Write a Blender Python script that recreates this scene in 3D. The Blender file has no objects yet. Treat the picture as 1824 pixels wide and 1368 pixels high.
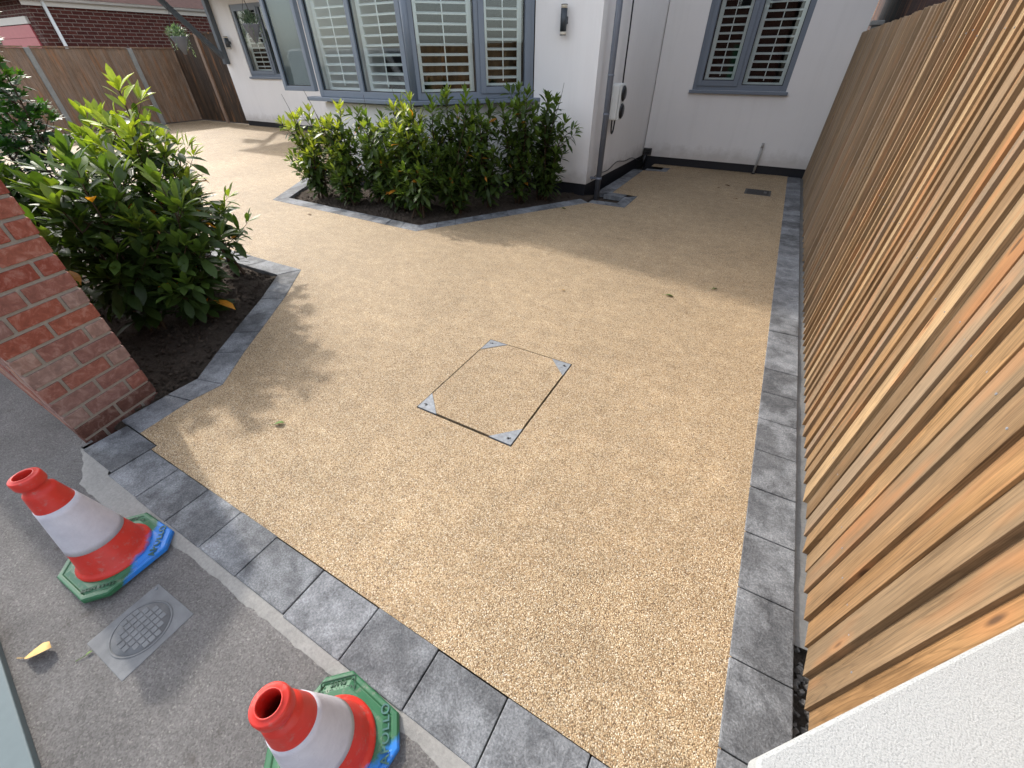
import bpy, bmesh, math, random
from mathutils import Vector, Matrix, Euler
from mathutils.geometry import tessellate_polygon
random.seed(7)
S = bpy.context.scene
C = S.collection
R_ = math.radians

# ------------------------------------------------------------ camera, world, sun
CAMH = 1.62
PITCH, ROLL, YAW, FPX = R_(39.179), R_(-0.352), R_(29.460), 714.6
cp, sp = math.cos(PITCH), math.sin(PITCH)
cF = Vector((-math.sin(YAW)*cp, math.cos(YAW)*cp, -sp))
cR0 = Vector((math.cos(YAW), math.sin(YAW), 0))
cU0 = cR0.cross(cF)
cR = cR0*math.cos(ROLL)+cU0*math.sin(ROLL)
cU = -cR0*math.sin(ROLL)+cU0*math.cos(ROLL)
cam = bpy.data.cameras.new('camera')
cam.sensor_width = 36; cam.lens = FPX/1824*36; cam.clip_start = 0.02; cam.clip_end = 600
camo = bpy.data.objects.new('camera', cam); C.objects.link(camo)
M = Matrix((( cR.x, cU.x, -cF.x, 0), (cR.y, cU.y, -cF.y, 0), (cR.z, cU.z, -cF.z, CAMH), (0, 0, 0, 1)))
camo.matrix_world = M
S.camera = camo

SUN = Vector((-1.3, 0.33, 1)).normalized()          # towards the sun
W = bpy.data.worlds.new('World'); S.world = W; W.use_nodes = True
nt = W.node_tree; nt.nodes.clear()
sky = nt.nodes.new('ShaderNodeTexSky'); sky.sky_type = 'NISHITA'; sky.sun_disc = False
sky.sun_elevation = math.asin(SUN.z); sky.sun_rotation = math.atan2(SUN.x, SUN.y)
sky.dust_density = 2.0; sky.ozone_density = 1.0
bg = nt.nodes.new('ShaderNodeBackground'); bg.inputs[1].default_value = 0.15
ou = nt.nodes.new('ShaderNodeOutputWorld')
hs = nt.nodes.new('ShaderNodeHueSaturation'); hs.inputs['Saturation'].default_value = 0.42   # thin high cloud
nt.links.new(sky.outputs[0], hs.inputs['Color']); nt.links.new(hs.outputs[0], bg.inputs[0]); nt.links.new(bg.outputs[0], ou.inputs[0])
sl = bpy.data.lights.new('sun', 'SUN'); sl.energy = 1.25; sl.angle = R_(1.6); sl.color = (1.0, 0.93, 0.84)
slo = bpy.data.objects.new('sun', sl); C.objects.link(slo)
slo.rotation_euler = SUN.to_track_quat('Z', 'Y').to_euler(); slo.location = SUN*30
S.view_settings.view_transform = 'Standard'; S.view_settings.look = 'None'
S.view_settings.gamma = 1; S.view_settings.exposure = 1.8
S.render.engine = 'CYCLES'

# ------------------------------------------------------------ helpers
def at(px, py, z=0.0):
    """world point at height z seen at a point of the 1824x1368 plan photo"""
    d = cF*FPX + cR*(px-912) - cU*(py-684)
    t = (z-CAMH)/d.z
    return Vector((d.x*t, d.y*t, z))

class MB:
    def __init__(s): s.v = []; s.f = []; s.c = []; s.m = []; s.s = []
    def add(s, vs, fs, col=0.5, mat=0, smooth=False):
        o = len(s.v); s.v += [Vector(v) for v in vs]
        for f in fs: s.f.append([o+i for i in f]); s.c.append(col); s.m.append(mat); s.s.append(smooth)
    def box(s, a, b, col=0.5, mat=0, M=None):
        x0, y0, z0 = a; x1, y1, z1 = b
        vs = [Vector(p) for p in ((x0,y0,z0),(x1,y0,z0),(x1,y1,z0),(x0,y1,z0),(x0,y0,z1),(x1,y0,z1),(x1,y1,z1),(x0,y1,z1))]
        if M is not None: vs = [M @ v for v in vs]
        s.add(vs, [(0,3,2,1),(4,5,6,7),(0,1,5,4),(1,2,6,5),(2,3,7,6),(3,0,4,7)], col, mat)
    def prism(s, poly, z0, z1, col=0.5, mat=0):
        a = sum(poly[i][0]*poly[(i+1) % len(poly)][1]-poly[(i+1) % len(poly)][0]*poly[i][1] for i in range(len(poly)))
        if a < 0: poly = poly[::-1]
        n = len(poly)
        vs = [(p[0], p[1], z0) for p in poly]+[(p[0], p[1], z1) for p in poly]
        fs = [tuple(range(n))[::-1], tuple(range(n, 2*n))]+[(i, (i+1) % n, n+(i+1) % n, n+i) for i in range(n)]
        s.add(vs, fs, col, mat)
    def beam(s, p, q, w, h, col=0.5, mat=0, up=(0, 0, 1)):
        p = Vector(p); q = Vector(q); d = (q-p).normalized(); up = Vector(up)
        if abs(d.dot(up)) > .98: up = Vector((0, 1, 0))
        x = d.cross(up).normalized()*w/2; y = x.cross(d).normalized()*h/2
        vs = [p-x-y, p+x-y, p+x+y, p-x+y, q-x-y, q+x-y, q+x+y, q-x+y]
        s.add(vs, [(0,3,2,1),(4,5,6,7),(0,1,5,4),(1,2,6,5),(2,3,7,6),(3,0,4,7)], col, mat)
    def tube(s, pts, r, n=8, col=0.5, mat=0, cap=True):
        pts = [Vector(p) for p in pts]; rs = r if isinstance(r, (list, tuple)) else [r]*len(pts)
        vs = []; ref = None
        for i, p in enumerate(pts):
            d = (pts[min(i+1, len(pts)-1)]-pts[max(i-1, 0)]).normalized()
            if ref is None: ref = d.orthogonal().normalized()
            ref = (ref-d*ref.dot(d)).normalized(); b = d.cross(ref)
            for k in range(n):
                a = 2*math.pi*k/n; vs.append(p+(ref*math.cos(a)+b*math.sin(a))*rs[i])
        fs = []
        for i in range(len(pts)-1):
            for k in range(n): fs.append((i*n+k, i*n+(k+1) % n, (i+1)*n+(k+1) % n, (i+1)*n+k))
        if cap: fs += [tuple(range(n))[::-1], tuple(range((len(pts)-1)*n, len(pts)*n))]
        s.add(vs, fs, col, mat, True)
    def lathe(s, prof, n=40, c=(0, 0, 0), col=0.5, mat=0):
        vs = []; fs = []
        for r, z in prof:
            for k in range(n):
                a = 2*math.pi*k/n; vs.append((c[0]+r*math.cos(a), c[1]+r*math.sin(a), c[2]+z))
        for i in range(len(prof)-1):
            for k in range(n): fs.append((i*n+k, i*n+(k+1) % n, (i+1)*n+(k+1) % n, (i+1)*n+k))
        s.add(vs, fs, col, mat, True)
    def build(s, name, mats, parent=None, bevel=0, loc=None, **tags):
        me = bpy.data.meshes.new(name)
        me.from_pydata([tuple(v) for v in s.v], [], s.f)
        if not isinstance(mats, (list, tuple)): mats = [mats]
        for m in mats: me.materials.append(m)
        ca = me.color_attributes.new('rnd', 'FLOAT_COLOR', 'CORNER')
        dat = []
        for f, c in zip(s.f, s.c):
            c = c if isinstance(c, tuple) else (c, c, c)
            dat += [c[0], c[1], c[2], 1.0]*len(f)
        ca.data.foreach_set('color', dat)
        me.polygons.foreach_set('material_index', s.m)
        me.polygons.foreach_set('use_smooth', s.s)
        me.update()
        o = bpy.data.objects.new(name, me); C.objects.link(o)
        if parent: o.parent = parent
        if loc is not None: o.location = loc
        if bevel:
            b = o.modifiers.new('bevel', 'BEVEL'); b.width = bevel; b.segments = 2; b.limit_method = 'ANGLE'; b.angle_limit = R_(40)
        tag(o, **tags)
        return o

def tag(o, label=None, cat=None, group=None, kind=None):
    if label: o['label'] = label
    if cat: o['category'] = cat
    if group: o['group'] = group
    if kind: o['kind'] = kind
    return o
def empty(name, loc, label, cat, group=None, rz=0):
    o = bpy.data.objects.new(name, None); C.objects.link(o); o.location = loc; o.rotation_euler = (0, 0, rz)
    o.empty_display_size = .1
    return tag(o, label, cat, group)
def poly_sheet(name, rings, z, mat, kind='structure', parent=None, **k):
    """flat n-gon with holes"""
    mb = MB(); rr = [[Vector((p[0], p[1], 0)) for p in r] for r in rings]
    flat = [p for r in rr for p in r]
    tris = tessellate_polygon(rr)
    fs = []
    for t in tris:
        a, b, c = (flat[i] for i in t)
        fs.append(t if (b-a).cross(c-a).z > 0 else t[::-1])
    mb.add([(p.x, p.y, z) for p in flat], fs)
    return mb.build(name, mat, parent, kind=kind, **k)

# ------------------------------------------------------------ materials
class NT:
    def __init__(s, name, rough=.8, spec=.3):
        s.m = bpy.data.materials.new(name); s.m.use_nodes = True; s.t = s.m.node_tree
        s.b = s.t.nodes['Principled BSDF']; s.b.inputs['Roughness'].default_value = rough
        s.b.inputs['Specular IOR Level'].default_value = spec
    def n(s, typ, **k):
        nd = s.t.nodes.new('ShaderNode'+typ)
        for a, v in k.items():
            if a.startswith('i_'): nd.inputs[a[2:].replace('_', ' ')].default_value = v
            else: setattr(nd, a, v)
        return nd
    def l(s, a, b): s.t.links.new(a, b)
    def pos(s, scale=(1, 1, 1), world=True):
        if world: g = s.n('NewGeometry'); src = g.outputs['Position']
        else: g = s.n('TexCoord'); src = g.outputs['Object']
        mp = s.n('Mapping'); mp.inputs['Scale'].default_value = scale; s.l(src, mp.inputs['Vector']); return mp.outputs[0]
    def ramp(s, fac, stops, interp='LINEAR'):
        r = s.n('ValToRGB'); r.color_ramp.interpolation = interp
        el = r.color_ramp.elements
        while len(el) < len(stops): el.new(0.5)
        for e, (p, c) in zip(el, stops):
            e.position = p; e.color = (c[0], c[1], c[2], 1) if not isinstance(c, (int, float)) else (c, c, c, 1)
        s.l(fac, r.inputs[0]); return r.outputs[0]
    def noise(s, vec, scale, detail=4, rough=.55, dist=0):
        n = s.n('TexNoise'); n.inputs['Scale'].default_value = scale; n.inputs['Detail'].default_value = detail
        n.inputs['Roughness'].default_value = rough; n.inputs['Distortion'].default_value = dist
        s.l(vec, n.inputs['Vector']); return n.outputs['Fac']
    def vor(s, vec, scale, feat='F1', out='Color'):
        n = s.n('TexVoronoi', feature=feat); n.inputs['Scale'].default_value = scale
        s.l(vec, n.inputs['Vector']); return n.outputs[out]
    def mix(s, a, b, fac, mode='MIX'):
        m = s.n('Mix', data_type='RGBA', blend_type=mode); m.clamp_factor = True
        for sock, v in ((m.inputs[0], fac), (m.inputs[6], a), (m.inputs[7], b)):
            if isinstance(v, (int, float)): sock.default_value = v
            elif isinstance(v, tuple): sock.default_value = (*v[:3], 1)
            else: s.l(v, sock)
        return m.outputs[2]
    def math(s, op, a, b=None):
        m = s.n('Math', operation=op)
        for sock, v in ((m.inputs[0], a), (m.inputs[1], b)):
            if v is None: continue
            if isinstance(v, (int, float)): sock.default_value = v
            else: s.l(v, sock)
        return m.outputs[0]
    def attr(s):
        a = s.n('Attribute'); a.attribute_name = 'rnd'; sp_ = s.n('SeparateColor'); s.l(a.outputs['Color'], sp_.inputs[0]); return sp_.outputs
    def col(s, c):
        if isinstance(c, tuple): s.b.inputs['Base Color'].default_value = (*c, 1)
        else: s.l(c, s.b.inputs['Base Color'])
    def bump(s, h, strength=.5, dist=.01, prev=None):
        b = s.n('Bump'); b.inputs['Strength'].default_value = strength; b.inputs['Distance'].default_value = dist
        s.l(h, b.inputs['Height'])
        if prev is not None: s.l(prev, b.inputs['Normal'])
        s.l(b.outputs[0], s.b.inputs['Normal']); return b.outputs[0]

def simple(name, c, rough=.5, spec=.4, metal=0, var=.15, vs=8, bump=0, bs=200):
    t = NT(name, rough, spec); t.b.inputs['Metallic'].default_value = metal
    p = t.pos(world=False)
    n = t.noise(p, vs, 5)
    t.col(t.mix(tuple(x*(1-var) for x in c), tuple(min(1, x*(1+var)) for x in c), n))
    if bump:
        t.bump(t.noise(p, bs, 3), bump, .002)
    return t.m

def m_resin():
    t = NT('resin_gravel', .62, .35); p = t.pos()
    # jitter the coordinates a little so that the stones are not cells of one size
    v1 = t.n('TexVoronoi', feature='F1'); v1.inputs['Scale'].default_value = 262; t.l(p, v1.inputs['Vector'])
    v1.inputs['Randomness'].default_value = 1
    sc = t.n('SeparateColor'); t.l(v1.outputs['Color'], sc.inputs[0])
    stone = t.ramp(sc.outputs[0], [(0, (.14, .09, .055)), (.05, (.23, .145, .075)), (.30, (.37, .25, .132)), (.6, (.44, .32, .182)), (.87, (.53, .42, .27)), (1, (.70, .61, .47))])
    gap = t.ramp(v1.outputs['Distance'], [(0.42, 1.0), (.88, .42)])
    c = t.mix(stone, gap, 1.0, 'MULTIPLY')
    big = t.ramp(t.noise(p, .9, 4, .6), [(.3, .86), (.7, 1.10)]); c = t.mix(c, big, 1.0, 'MULTIPLY')
    arcs = t.ramp(t.noise(t.pos((1, 4, 1)), 2.5, 3, .5, 1.5), [(.35, .95), (.6, 1.04)]); c = t.mix(c, arcs, 1.0, 'MULTIPLY')
    mid = t.ramp(t.noise(p, 9, 3), [(.3, .88), (.7, 1.08)]); c = t.mix(c, mid, 1.0, 'MULTIPLY')
    t.col(c)
    b = t.bump(t.ramp(v1.outputs['Distance'], [(0, 1.0), (.9, 0.0)]), .75, .005)
    return t.m
def m_asphalt():
    t = NT('asphalt', .85, .3); p = t.pos()
    v = t.n('TexVoronoi', feature='F1'); v.inputs['Scale'].default_value = 210; t.l(p, v.inputs['Vector'])
    sc = t.n('SeparateColor'); t.l(v.outputs['Color'], sc.inputs[0])
    c = t.ramp(sc.outputs[0], [(0, (.145, .139, .133)), (.5, (.195, .188, .182)), (.93, (.235, .227, .22)), (.985, (.27, .26, .245)), (1, (.32, .31, .29))])
    big = t.ramp(t.noise(p, 2.2, 6, .65), [(.33, .78), (.62, 1.12)])
    c = t.mix(c, big, 1.0, 'MULTIPLY')
    st = t.ramp(t.noise(p, 5.0, 6, .7), [(.60, 0.0), (.70, 1.0)])
    c = t.mix(c, (.055, .04, .03), t.math('MULTIPLY', st, .55))
    t.col(c)
    b = t.bump(t.noise(p, 75, 6, .8), 1.0, .020)
    t.bump(v.outputs['Distance'], .35, .004, b)
    return t.m
def m_sett():
    t = NT('sett_stone', .75, .3); p = t.pos(); a = t.attr()
    n1 = t.noise(p, 16, 9, .74, .5); n2 = t.noise(p, 4, 5, .6); n3 = t.noise(p, 160, 3, .6)
    c = t.mix((.062, .066, .072), (.168, .174, .182), t.ramp(n1, [(.3, 0.0), (.72, 1.0)]))
    c = t.mix(c, t.ramp(a[0], [(0, .66), (1, 1.32)]), 1.0, 'MULTIPLY')
    c = t.mix(c, (.27, .285, .30), t.math('MULTIPLY', t.ramp(n2, [(.46, 0.0), (.66, 1.0)]), .6))
    c = t.mix(c, t.ramp(n3, [(.3, .62), (.5, .97), (.7, 1.42)]), 1.0, 'MULTIPLY')
    sp_ = t.ramp(t.noise(p, 60, 6, .7), [(.66, 0.0), (.73, 1.0)])
    c = t.mix(c, (.27, .265, .25), t.math('MULTIPLY', sp_, .6))
    t.col(c)
    b = t.bump(n1, .7, .010); t.bump(n3, .6, .004, b)
    return t.m
def m_concrete(name='mortar', base=(.36, .35, .33)):
    t = NT(name, .9, .2); p = t.pos()
    n1 = t.noise(p, 7, 6, .6); n2 = t.noise(p, 90, 4, .6)
    c = t.mix(tuple(x*.72 for x in base), tuple(x*1.15 for x in base), n1)
    c = t.mix(c, t.ramp(n2, [(.3, .85), (.7, 1.1)]), 1.0, 'MULTIPLY')
    t.col(c); b = t.bump(n2, .5, .004); t.bump(n1, .4, .02, b); return t.m
def m_soil():
    t = NT('soil', .95, .1); p = t.pos()
    n1 = t.noise(p, 9, 8, .7); n2 = t.noise(p, 60, 6, .7)
    c = t.mix((.028, .021, .016), (.125, .10, .08), n2)
    c = t.mix(c, (.11, .09, .07), t.ramp(n1, [(.55, 0.0), (.75, .7)]))
    t.col(c); b = t.bump(n2, 1.0, .03); t.bump(n1, .8, .05, b); return t.m
def m_render(name='white_render', base=(.77, .75, .725)):
    t = NT(name, .9, .15); p = t.pos()
    n1 = t.noise(p, 1.1, 5, .6); n2 = t.noise(p, 240, 3, .6); n3 = t.noise(p, 70, 3, .5)
    c = t.mix(tuple(x*.93 for x in base), tuple(x*1.05 for x in base), n1)
    st = t.ramp(t.noise(t.pos((7, 7, .5)), 1.6, 5, .65), [(.50, 0.0), (.75, 1.0)])
    c = t.mix(c, (.46, .435, .40), t.math('MULTIPLY', st, .10))
    gz = t.n('SeparateXYZ'); t.l(t.pos(), gz.inputs[0])
    splash = t.ramp(t.math('SUBTRACT', gz.outputs[2], t.math('MULTIPLY', t.noise(t.pos(), 6, 6, .7), .35)), [(.0, 1.0), (.18, 0.0)])
    c = t.mix(c, (.34, .30, .25), t.math('MULTIPLY', splash, .45))
    t.col(c); b = t.bump(n2, .35, .002); t.bump(n3, .3, .004, b); return t.m
def m_brick(name, cols, mortar=False):
    t = NT(name, .85, .25); p = t.pos(); a = t.attr()
    if mortar:
        n = t.noise(p, 90, 4); t.col(t.mix((.20, .18, .15), (.33, .295, .25), n)); t.bump(n, .6, .004); return t.m
    c = t.ramp(a[0], cols)
    n1 = t.noise(p, 22, 7, .7, .6); n2 = t.noise(p, 130, 4, .7)
    c = t.mix(c, t.ramp(n1, [(.3, .62), (.7, 1.25)]), 1.0, 'MULTIPLY')
    c = t.mix(c, (.34, .29, .25), t.math('MULTIPLY', t.ramp(n1, [(.5, 0.0), (.72, 1.0)]), .4))
    c = t.mix(c, (.03, .025, .025), t.math('MULTIPLY', t.ramp(t.noise(p, 30, 6, .7), [(.62, 0.0), (.75, 1.0)]), .5))
    t.col(c); b = t.bump(n1, .6, .008); t.bump(n2, .5, .003, b); return t.m
def m_brickwall(name, rot):
    t = NT(name, .85, .2)
    g = t.n('NewGeometry'); mp = t.n('Mapping'); mp.inputs['Rotation'].default_value = rot; t.l(g.outputs['Position'], mp.inputs['Vector'])
    br = t.n('TexBrick'); t.l(mp.outputs[0], br.inputs['Vector'])
    br.inputs['Color1'].default_value = (.060, .017, .014, 1); br.inputs['Color2'].default_value = (.09, .028, .021, 1)
    br.inputs['Mortar'].default_value = (.19, .155, .13, 1); br.inputs['Scale'].default_value = 1
    br.inputs['Mortar Size'].default_value = .009; br.inputs['Brick Width'].default_value = .27; br.inputs['Row Height'].default_value = .092
    br.inputs['Mortar Smooth'].default_value = .2
    c = t.mix(br.outputs['Color'], t.ramp(t.noise(t.pos(), 18, 5), [(.3, .75), (.7, 1.2)]), 1.0, 'MULTIPLY')
    t.col(c); t.bump(t.ramp(br.outputs['Fac'], [(0, 1.0), (1, 0.0)]), .5, .01); return t.m
def m_wood(name, cols, grey=(.30, .25, .20), gf=.6, knots=True):
    t = NT(name, .75, .2); a = t.attr()
    g = t.n('NewGeometry'); cb = t.n('CombineXYZ')
    t.l(t.math('MULTIPLY', a[0], 37.0), cb.inputs[0]); t.l(t.math('MULTIPLY', a[0], 11.0), cb.inputs[1]); t.l(t.math('MULTIPLY', a[0], 23.0), cb.inputs[2])
    ad = t.n('VectorMath', operation='ADD'); t.l(g.outputs['Position'], ad.inputs[0]); t.l(cb.outputs[0], ad.inputs[1])
    def mp(s_):
        m = t.n('Mapping'); m.inputs['Scale'].default_value = s_; t.l(ad.outputs[0], m.inputs['Vector']); return m.outputs[0]
    # growth rings cut lengthways: contours of a stretched noise
    base = t.noise(mp((6, 6, .55)), 1.6, 2, .5, .6)
    ring = t.math('FRACT', t.math('MULTIPLY', base, 16.0))
    ring = t.ramp(ring, [(0, .55), (.15, 1.0), (.8, .9), (1, .55)])
    grain = t.noise(mp((90, 90, 1.6)), 1.5, 4, .6)
    c = t.ramp(a[0], cols)
    c = t.mix(c, ring, .62, 'MULTIPLY')
    c = t.mix(c, t.ramp(grain, [(.25, .52), (.5, 1.0), (.75, 1.32)]), 1.0, 'MULTIPLY')
    c = t.mix(c, t.ramp(t.noise(mp((4, 4, 1.2)), 2.2, 5, .65), [(.3, .72), (.65, 1.18)]), 1.0, 'MULTIPLY')
    c = t.mix(c, grey, t.math('MULTIPLY', t.ramp(t.noise(mp((3, 3, .7)), 1.7, 4), [(.42, 0.0), (.62, 1.0)]), gf))
    fine = t.noise(mp((260, 260, 5)), 1.2, 3, .6); c = t.mix(c, t.ramp(fine, [(.3, .72), (.6, 1.12)]), 1.0, 'MULTIPLY')
    c = t.mix(c, (.34, .15, .06), t.math('MULTIPLY', t.ramp(t.noise(mp((5, 5, .8)), 1.3, 3), [(.56, 0.0), (.68, 1.0)]), .5))
    if knots:
        v = t.n('TexVoronoi', feature='F1'); v.inputs['Scale'].default_value = 1.0; t.l(mp((11, 11, 3.2)), v.inputs['Vector'])
        sc = t.n('SeparateColor'); t.l(v.outputs['Color'], sc.inputs[0])
        on = t.math('GREATER_THAN', sc.outputs[1], .50)
        k = t.math('MULTIPLY', t.ramp(v.outputs['Distance'], [(.07, 1.0), (.13, 0.0)]), on)
        halo = t.math('MULTIPLY', t.ramp(v.outputs['Distance'], [(.1, 1.0), (.34, 0.0)]), on)
        c = t.mix(c, (.36, .17, .07), t.math('MULTIPLY', halo, .55))
        c = t.mix(c, (.10, .055, .03), k)
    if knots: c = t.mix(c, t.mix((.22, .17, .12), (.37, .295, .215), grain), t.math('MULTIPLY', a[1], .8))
    t.col(c); b = t.bump(grain, .35, .003); t.bump(ring, .2, .002, b); return t.m
def m_leaf(name, dark, mid, new, old=(.62, .26, .03)):
    t = NT(name, .46, .35); a = t.attr()
    c = t.ramp(a[0], [(0, dark), (.5, mid), (.9, new), (.93, new), (.96, old), (1, old)])
    c = t.mix(c, t.ramp(a[1], [(0, .7), (1, 1.3)]), 1.0, 'MULTIPLY')
    c = t.mix(c, t.ramp(t.noise(t.pos(world=False), 45, 3), [(.3, .85), (.7, 1.15)]), 1.0, 'MULTIPLY')
    t.col(c)
    tr = t.n('BsdfTranslucent'); t.l(t.mix(c, (1.15, 1.2, .42), 1.0, 'MULTIPLY'), tr.inputs[0])
    mx = t.n('MixShader'); mx.inputs[0].default_value = .38
    t.l(t.b.outputs[0], mx.inputs[1]); t.l(tr.outputs[0], mx.inputs[2])
    o = [n for n in t.t.nodes if n.type == 'OUTPUT_MATERIAL'][0]; t.l(mx.outputs[0], o.inputs[0])
    return t.m
def m_glass():
    t = NT('window_glass', .02, .5)
    gl = t.n('BsdfGlossy'); gl.inputs['Roughness'].default_value = .01; gl.inputs[0].default_value = (.95, 1, 1, 1)
    tr = t.n('BsdfTransparent'); tr.inputs[0].default_value = (.90, .925, .92, 1)
    lw = t.n('LayerWeight'); lw.inputs[0].default_value = .5
    f2 = t.math('ADD', t.math('MULTIPLY', t.math('POWER', lw.outputs['Facing'], 4.0), .55), .03)
    mx = t.n('MixShader'); t.l(f2, mx.inputs[0]); t.l(tr.outputs[0], mx.inputs[1]); t.l(gl.outputs[0], mx.inputs[2])
    o = [n for n in t.t.nodes if n.type == 'OUTPUT_MATERIAL'][0]; t.l(mx.outputs[0], o.inputs[0]); return t.m
def m_cone(name, base, rough=.45):
    """plastic with blue overspray on one corner (object space) and grime"""
    t = NT(name, rough, .4); tc = t.n('TexCoord'); sx = t.n('SeparateXYZ'); t.l(tc.outputs['Object'], sx.inputs[0])
    d = t.n('VectorMath', operation='DOT_PRODUCT'); t.l(tc.outputs['Object'], d.inputs[0])
    at_ = t.n('Attribute'); at_.attribute_type = 'OBJECT'; at_.attribute_name = 'spray_dir'; t.l(at_.outputs['Vector'], d.inputs[1])
    n = t.noise(tc.outputs['Object'], 14, 5, .65)
    v = t.math('ADD', d.outputs['Value'], t.math('MULTIPLY', t.math('SUBTRACT', n, .5), .10))
    v = t.math('SUBTRACT', v, t.math('MULTIPLY', sx.outputs[2], .9))
    k = t.ramp(v, [(.075, 0.0), (.095, 1.0)])
    n2 = t.noise(tc.outputs['Object'], 25, 5, .6)
    c = t.mix(tuple(x*.8 for x in base), tuple(x*1.15 for x in base), n2)
    c = t.mix(c, (.015, .16, .52), k)
    c = t.mix(c, (.25, .2, .18), t.math('MULTIPLY', t.ramp(t.noise(tc.outputs['Object'], 40, 6, .7), [(.55, 0.0), (.72, 1.0)]), .5))
    mp2 = t.n('Mapping'); mp2.inputs['Scale'].default_value = (60, 60, 7); t.l(tc.outputs['Object'], mp2.inputs['Vector'])
    c = t.mix(c, (.10, .07, .06), t.math('MULTIPLY', t.ramp(t.noise(mp2.outputs[0], 1.5, 4, .7), [(.64, 0.0), (.72, 1.0)]), .55))
    t.col(c); t.bump(t.noise(tc.outputs['Object'], 30, 4), .25, .004); return t.m
def m_sleeve():
    t = NT('reflective_sleeve', .5, .5); tc = t.n('TexCoord'); mp = t.n('Mapping'); t.l(tc.outputs['Object'], mp.inputs[0])
    v = t.n('TexVoronoi', feature='DISTANCE_TO_EDGE'); v.inputs['Scale'].default_value = 32; t.l(mp.outputs[0], v.inputs['Vector'])
    n = t.noise(tc.outputs['Object'], 18, 6, .7)
    c = t.mix((.42, .405, .45), (.52, .505, .545), t.ramp(n, [(.3, 0.0), (.7, 1.0)]))
    c = t.mix(c, (.30, .28, .3), t.math('MULTIPLY', t.ramp(t.noise(tc.outputs['Object'], 45, 6, .75), [(.66, 0.0), (.74, 1.0)]), .7))
    t.col(c); t.bump(t.ramp(v.outputs['Distance'], [(0, 0.0), (.05, 1.0)]), .25, .002); return t.m
def m_stipple():
    t = NT('white_stipple', .8, .3); p = t.pos()
    n = t.noise(p, 420, 4, .65, .3)
    c = t.mix((.25, .262, .256), (.36, .37, .365), t.ramp(n, [(.34, 0.0), (.50, 1.0)]))
    t.col(c); t.bump(n, .6, .003); return t.m

RESIN = m_resin(); ASPH = m_asphalt(); SETT = m_sett(); MORT = m_concrete(); SOIL = m_soil(); WHITE = m_render()
REDB = m_brick('red_brick', [(0, (.22, .052, .034)), (.3, (.28, .088, .055)), (.55, (.21, .105, .088)), (.75, (.26, .165, .138)), (1, (.35, .175, .115))])
DARKB = m_brick('damp_brick', [(0, (.10, .045, .035)), (1, (.13, .06, .045))])
MORTB = m_brick('brick_mortar', None, True)
FENCE = m_wood('feather_edge_wood', grey=(.20, .145, .09), gf=.45, cols= [(0, (.13, .080, .040)), (.2, (.23, .142, .070)), (.4, (.18, .122, .070)), (.65, (.24, .135, .058)), (.85, (.27, .175, .088)), (1, (.32, .22, .12))])
OLDF = m_wood('brown_fence_wood', [(0, (.20, .125, .08)), (.5, (.26, .165, .105)), (1, (.30, .20, .14))], (.26, .21, .17), .5, False)
DARKW = m_wood('dark_fence_wood', [(0, (.045, .032, .022)), (.5, (.07, .046, .03)), (1, (.10, .06, .035))], (.07, .055, .045), .4, False)
SHEDW = m_wood('stained_wood', [(0, (.025, .012, .010)), (1, (.05, .022, .018))], (.03, .02, .02), .3, False)
LAUREL = m_leaf('laurel_leaf', (.040, .070, .017), (.115, .180, .030), (.40, .44, .060))
LAUREL2 = m_leaf('laurel_leaf_dark', (.030, .058, .015), (.078, .135, .024), (.34, .41, .05))
MAPLE = m_leaf('lobed_leaf', (.010, .035, .010), (.030, .090, .016), (.15, .26, .02))
SUCC = m_leaf('basket_leaf', (.05, .10, .07), (.12, .19, .14), (.25, .33, .27))
BARK = simple('bark', (.055, .035, .022), .85, .2, var=.4, vs=40, bump=.5)
FRAME = simple('frame_paint', (.15, .178, .215), .42, .4, var=.06)
TIMB = simple('bracket_paint', (.085, .10, .115), .5, .4, var=.1)
PIPE = simple('grey_pipe', (.14, .155, .185), .4, .5, var=.08)
WPVC = simple('white_plastic', (.66, .67, .64), .4, .5, var=.05)
CREAM = simple('cream_paint', (.52, .50, .45), .6, .3, var=.08)
BLACKP = simple('black_plastic', (.012, .013, .015), .35, .5, var=.2)
PLINTH = simple('black_plinth', (.012, .013, .017), .5, .4, var=.3, vs=20)
SHUT = simple('shutter_white', (.74, .76, .74), .5, .35, var=.03)
GREYREFL = simple('grey_reflection', (.13, .16, .165), .8, .2, var=.12, vs=30)
DARKROOM = simple('interior_wall', (.035, .028, .024), .9, .1, var=.25, vs=2)
GLASS = m_glass()
GALV = simple('galvanised', (.20, .215, .23), .62, .4, .2, var=.6, vs=45, bump=.4)
IRON = simple('cover_iron', (.17, .18, .195), .6, .5, .2, var=.35, vs=25, bump=.3)
GRATE = simple('dark_grate', (.045, .042, .04), .6, .4, var=.3, vs=30)
LGREY = simple('light_grey_pipe', (.36, .355, .34), .5, .4, var=.15)
PINK = simple('pink_board', (.40, .10, .11), .6, .3, var=.12)
TILE = simple('roof_tile', (.10, .05, .04), .8, .2, var=.3, vs=12)
CONC = m_concrete('concrete_post', (.30, .30, .28))
CRED = m_cone('cone_red', (.50, .028, .018)); CGRN = m_cone('cone_green', (.022, .11, .048)); SLV = m_sleeve()
STIP = m_stipple()
TEAL = simple('teal_board', (.095, .125, .132), .6, .3, var=.12, vs=20)
LDRY = simple('dry_leaf', (.50, .33, .13), .7, .2, var=.4, vs=40)
LGRN = simple('fallen_green_leaf', (.09, .16, .03), .6, .3, var=.3, vs=40)
LBRN = simple('fallen_brown_leaf', (.16, .08, .04), .7, .2, var=.3, vs=40)
LAMPG = simple('lamp_lens', (.55, .5, .4), .3, .5, var=.05)

CGRN2 = simple('green_paint', (.03, .12, .06), .5, .4)
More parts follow.
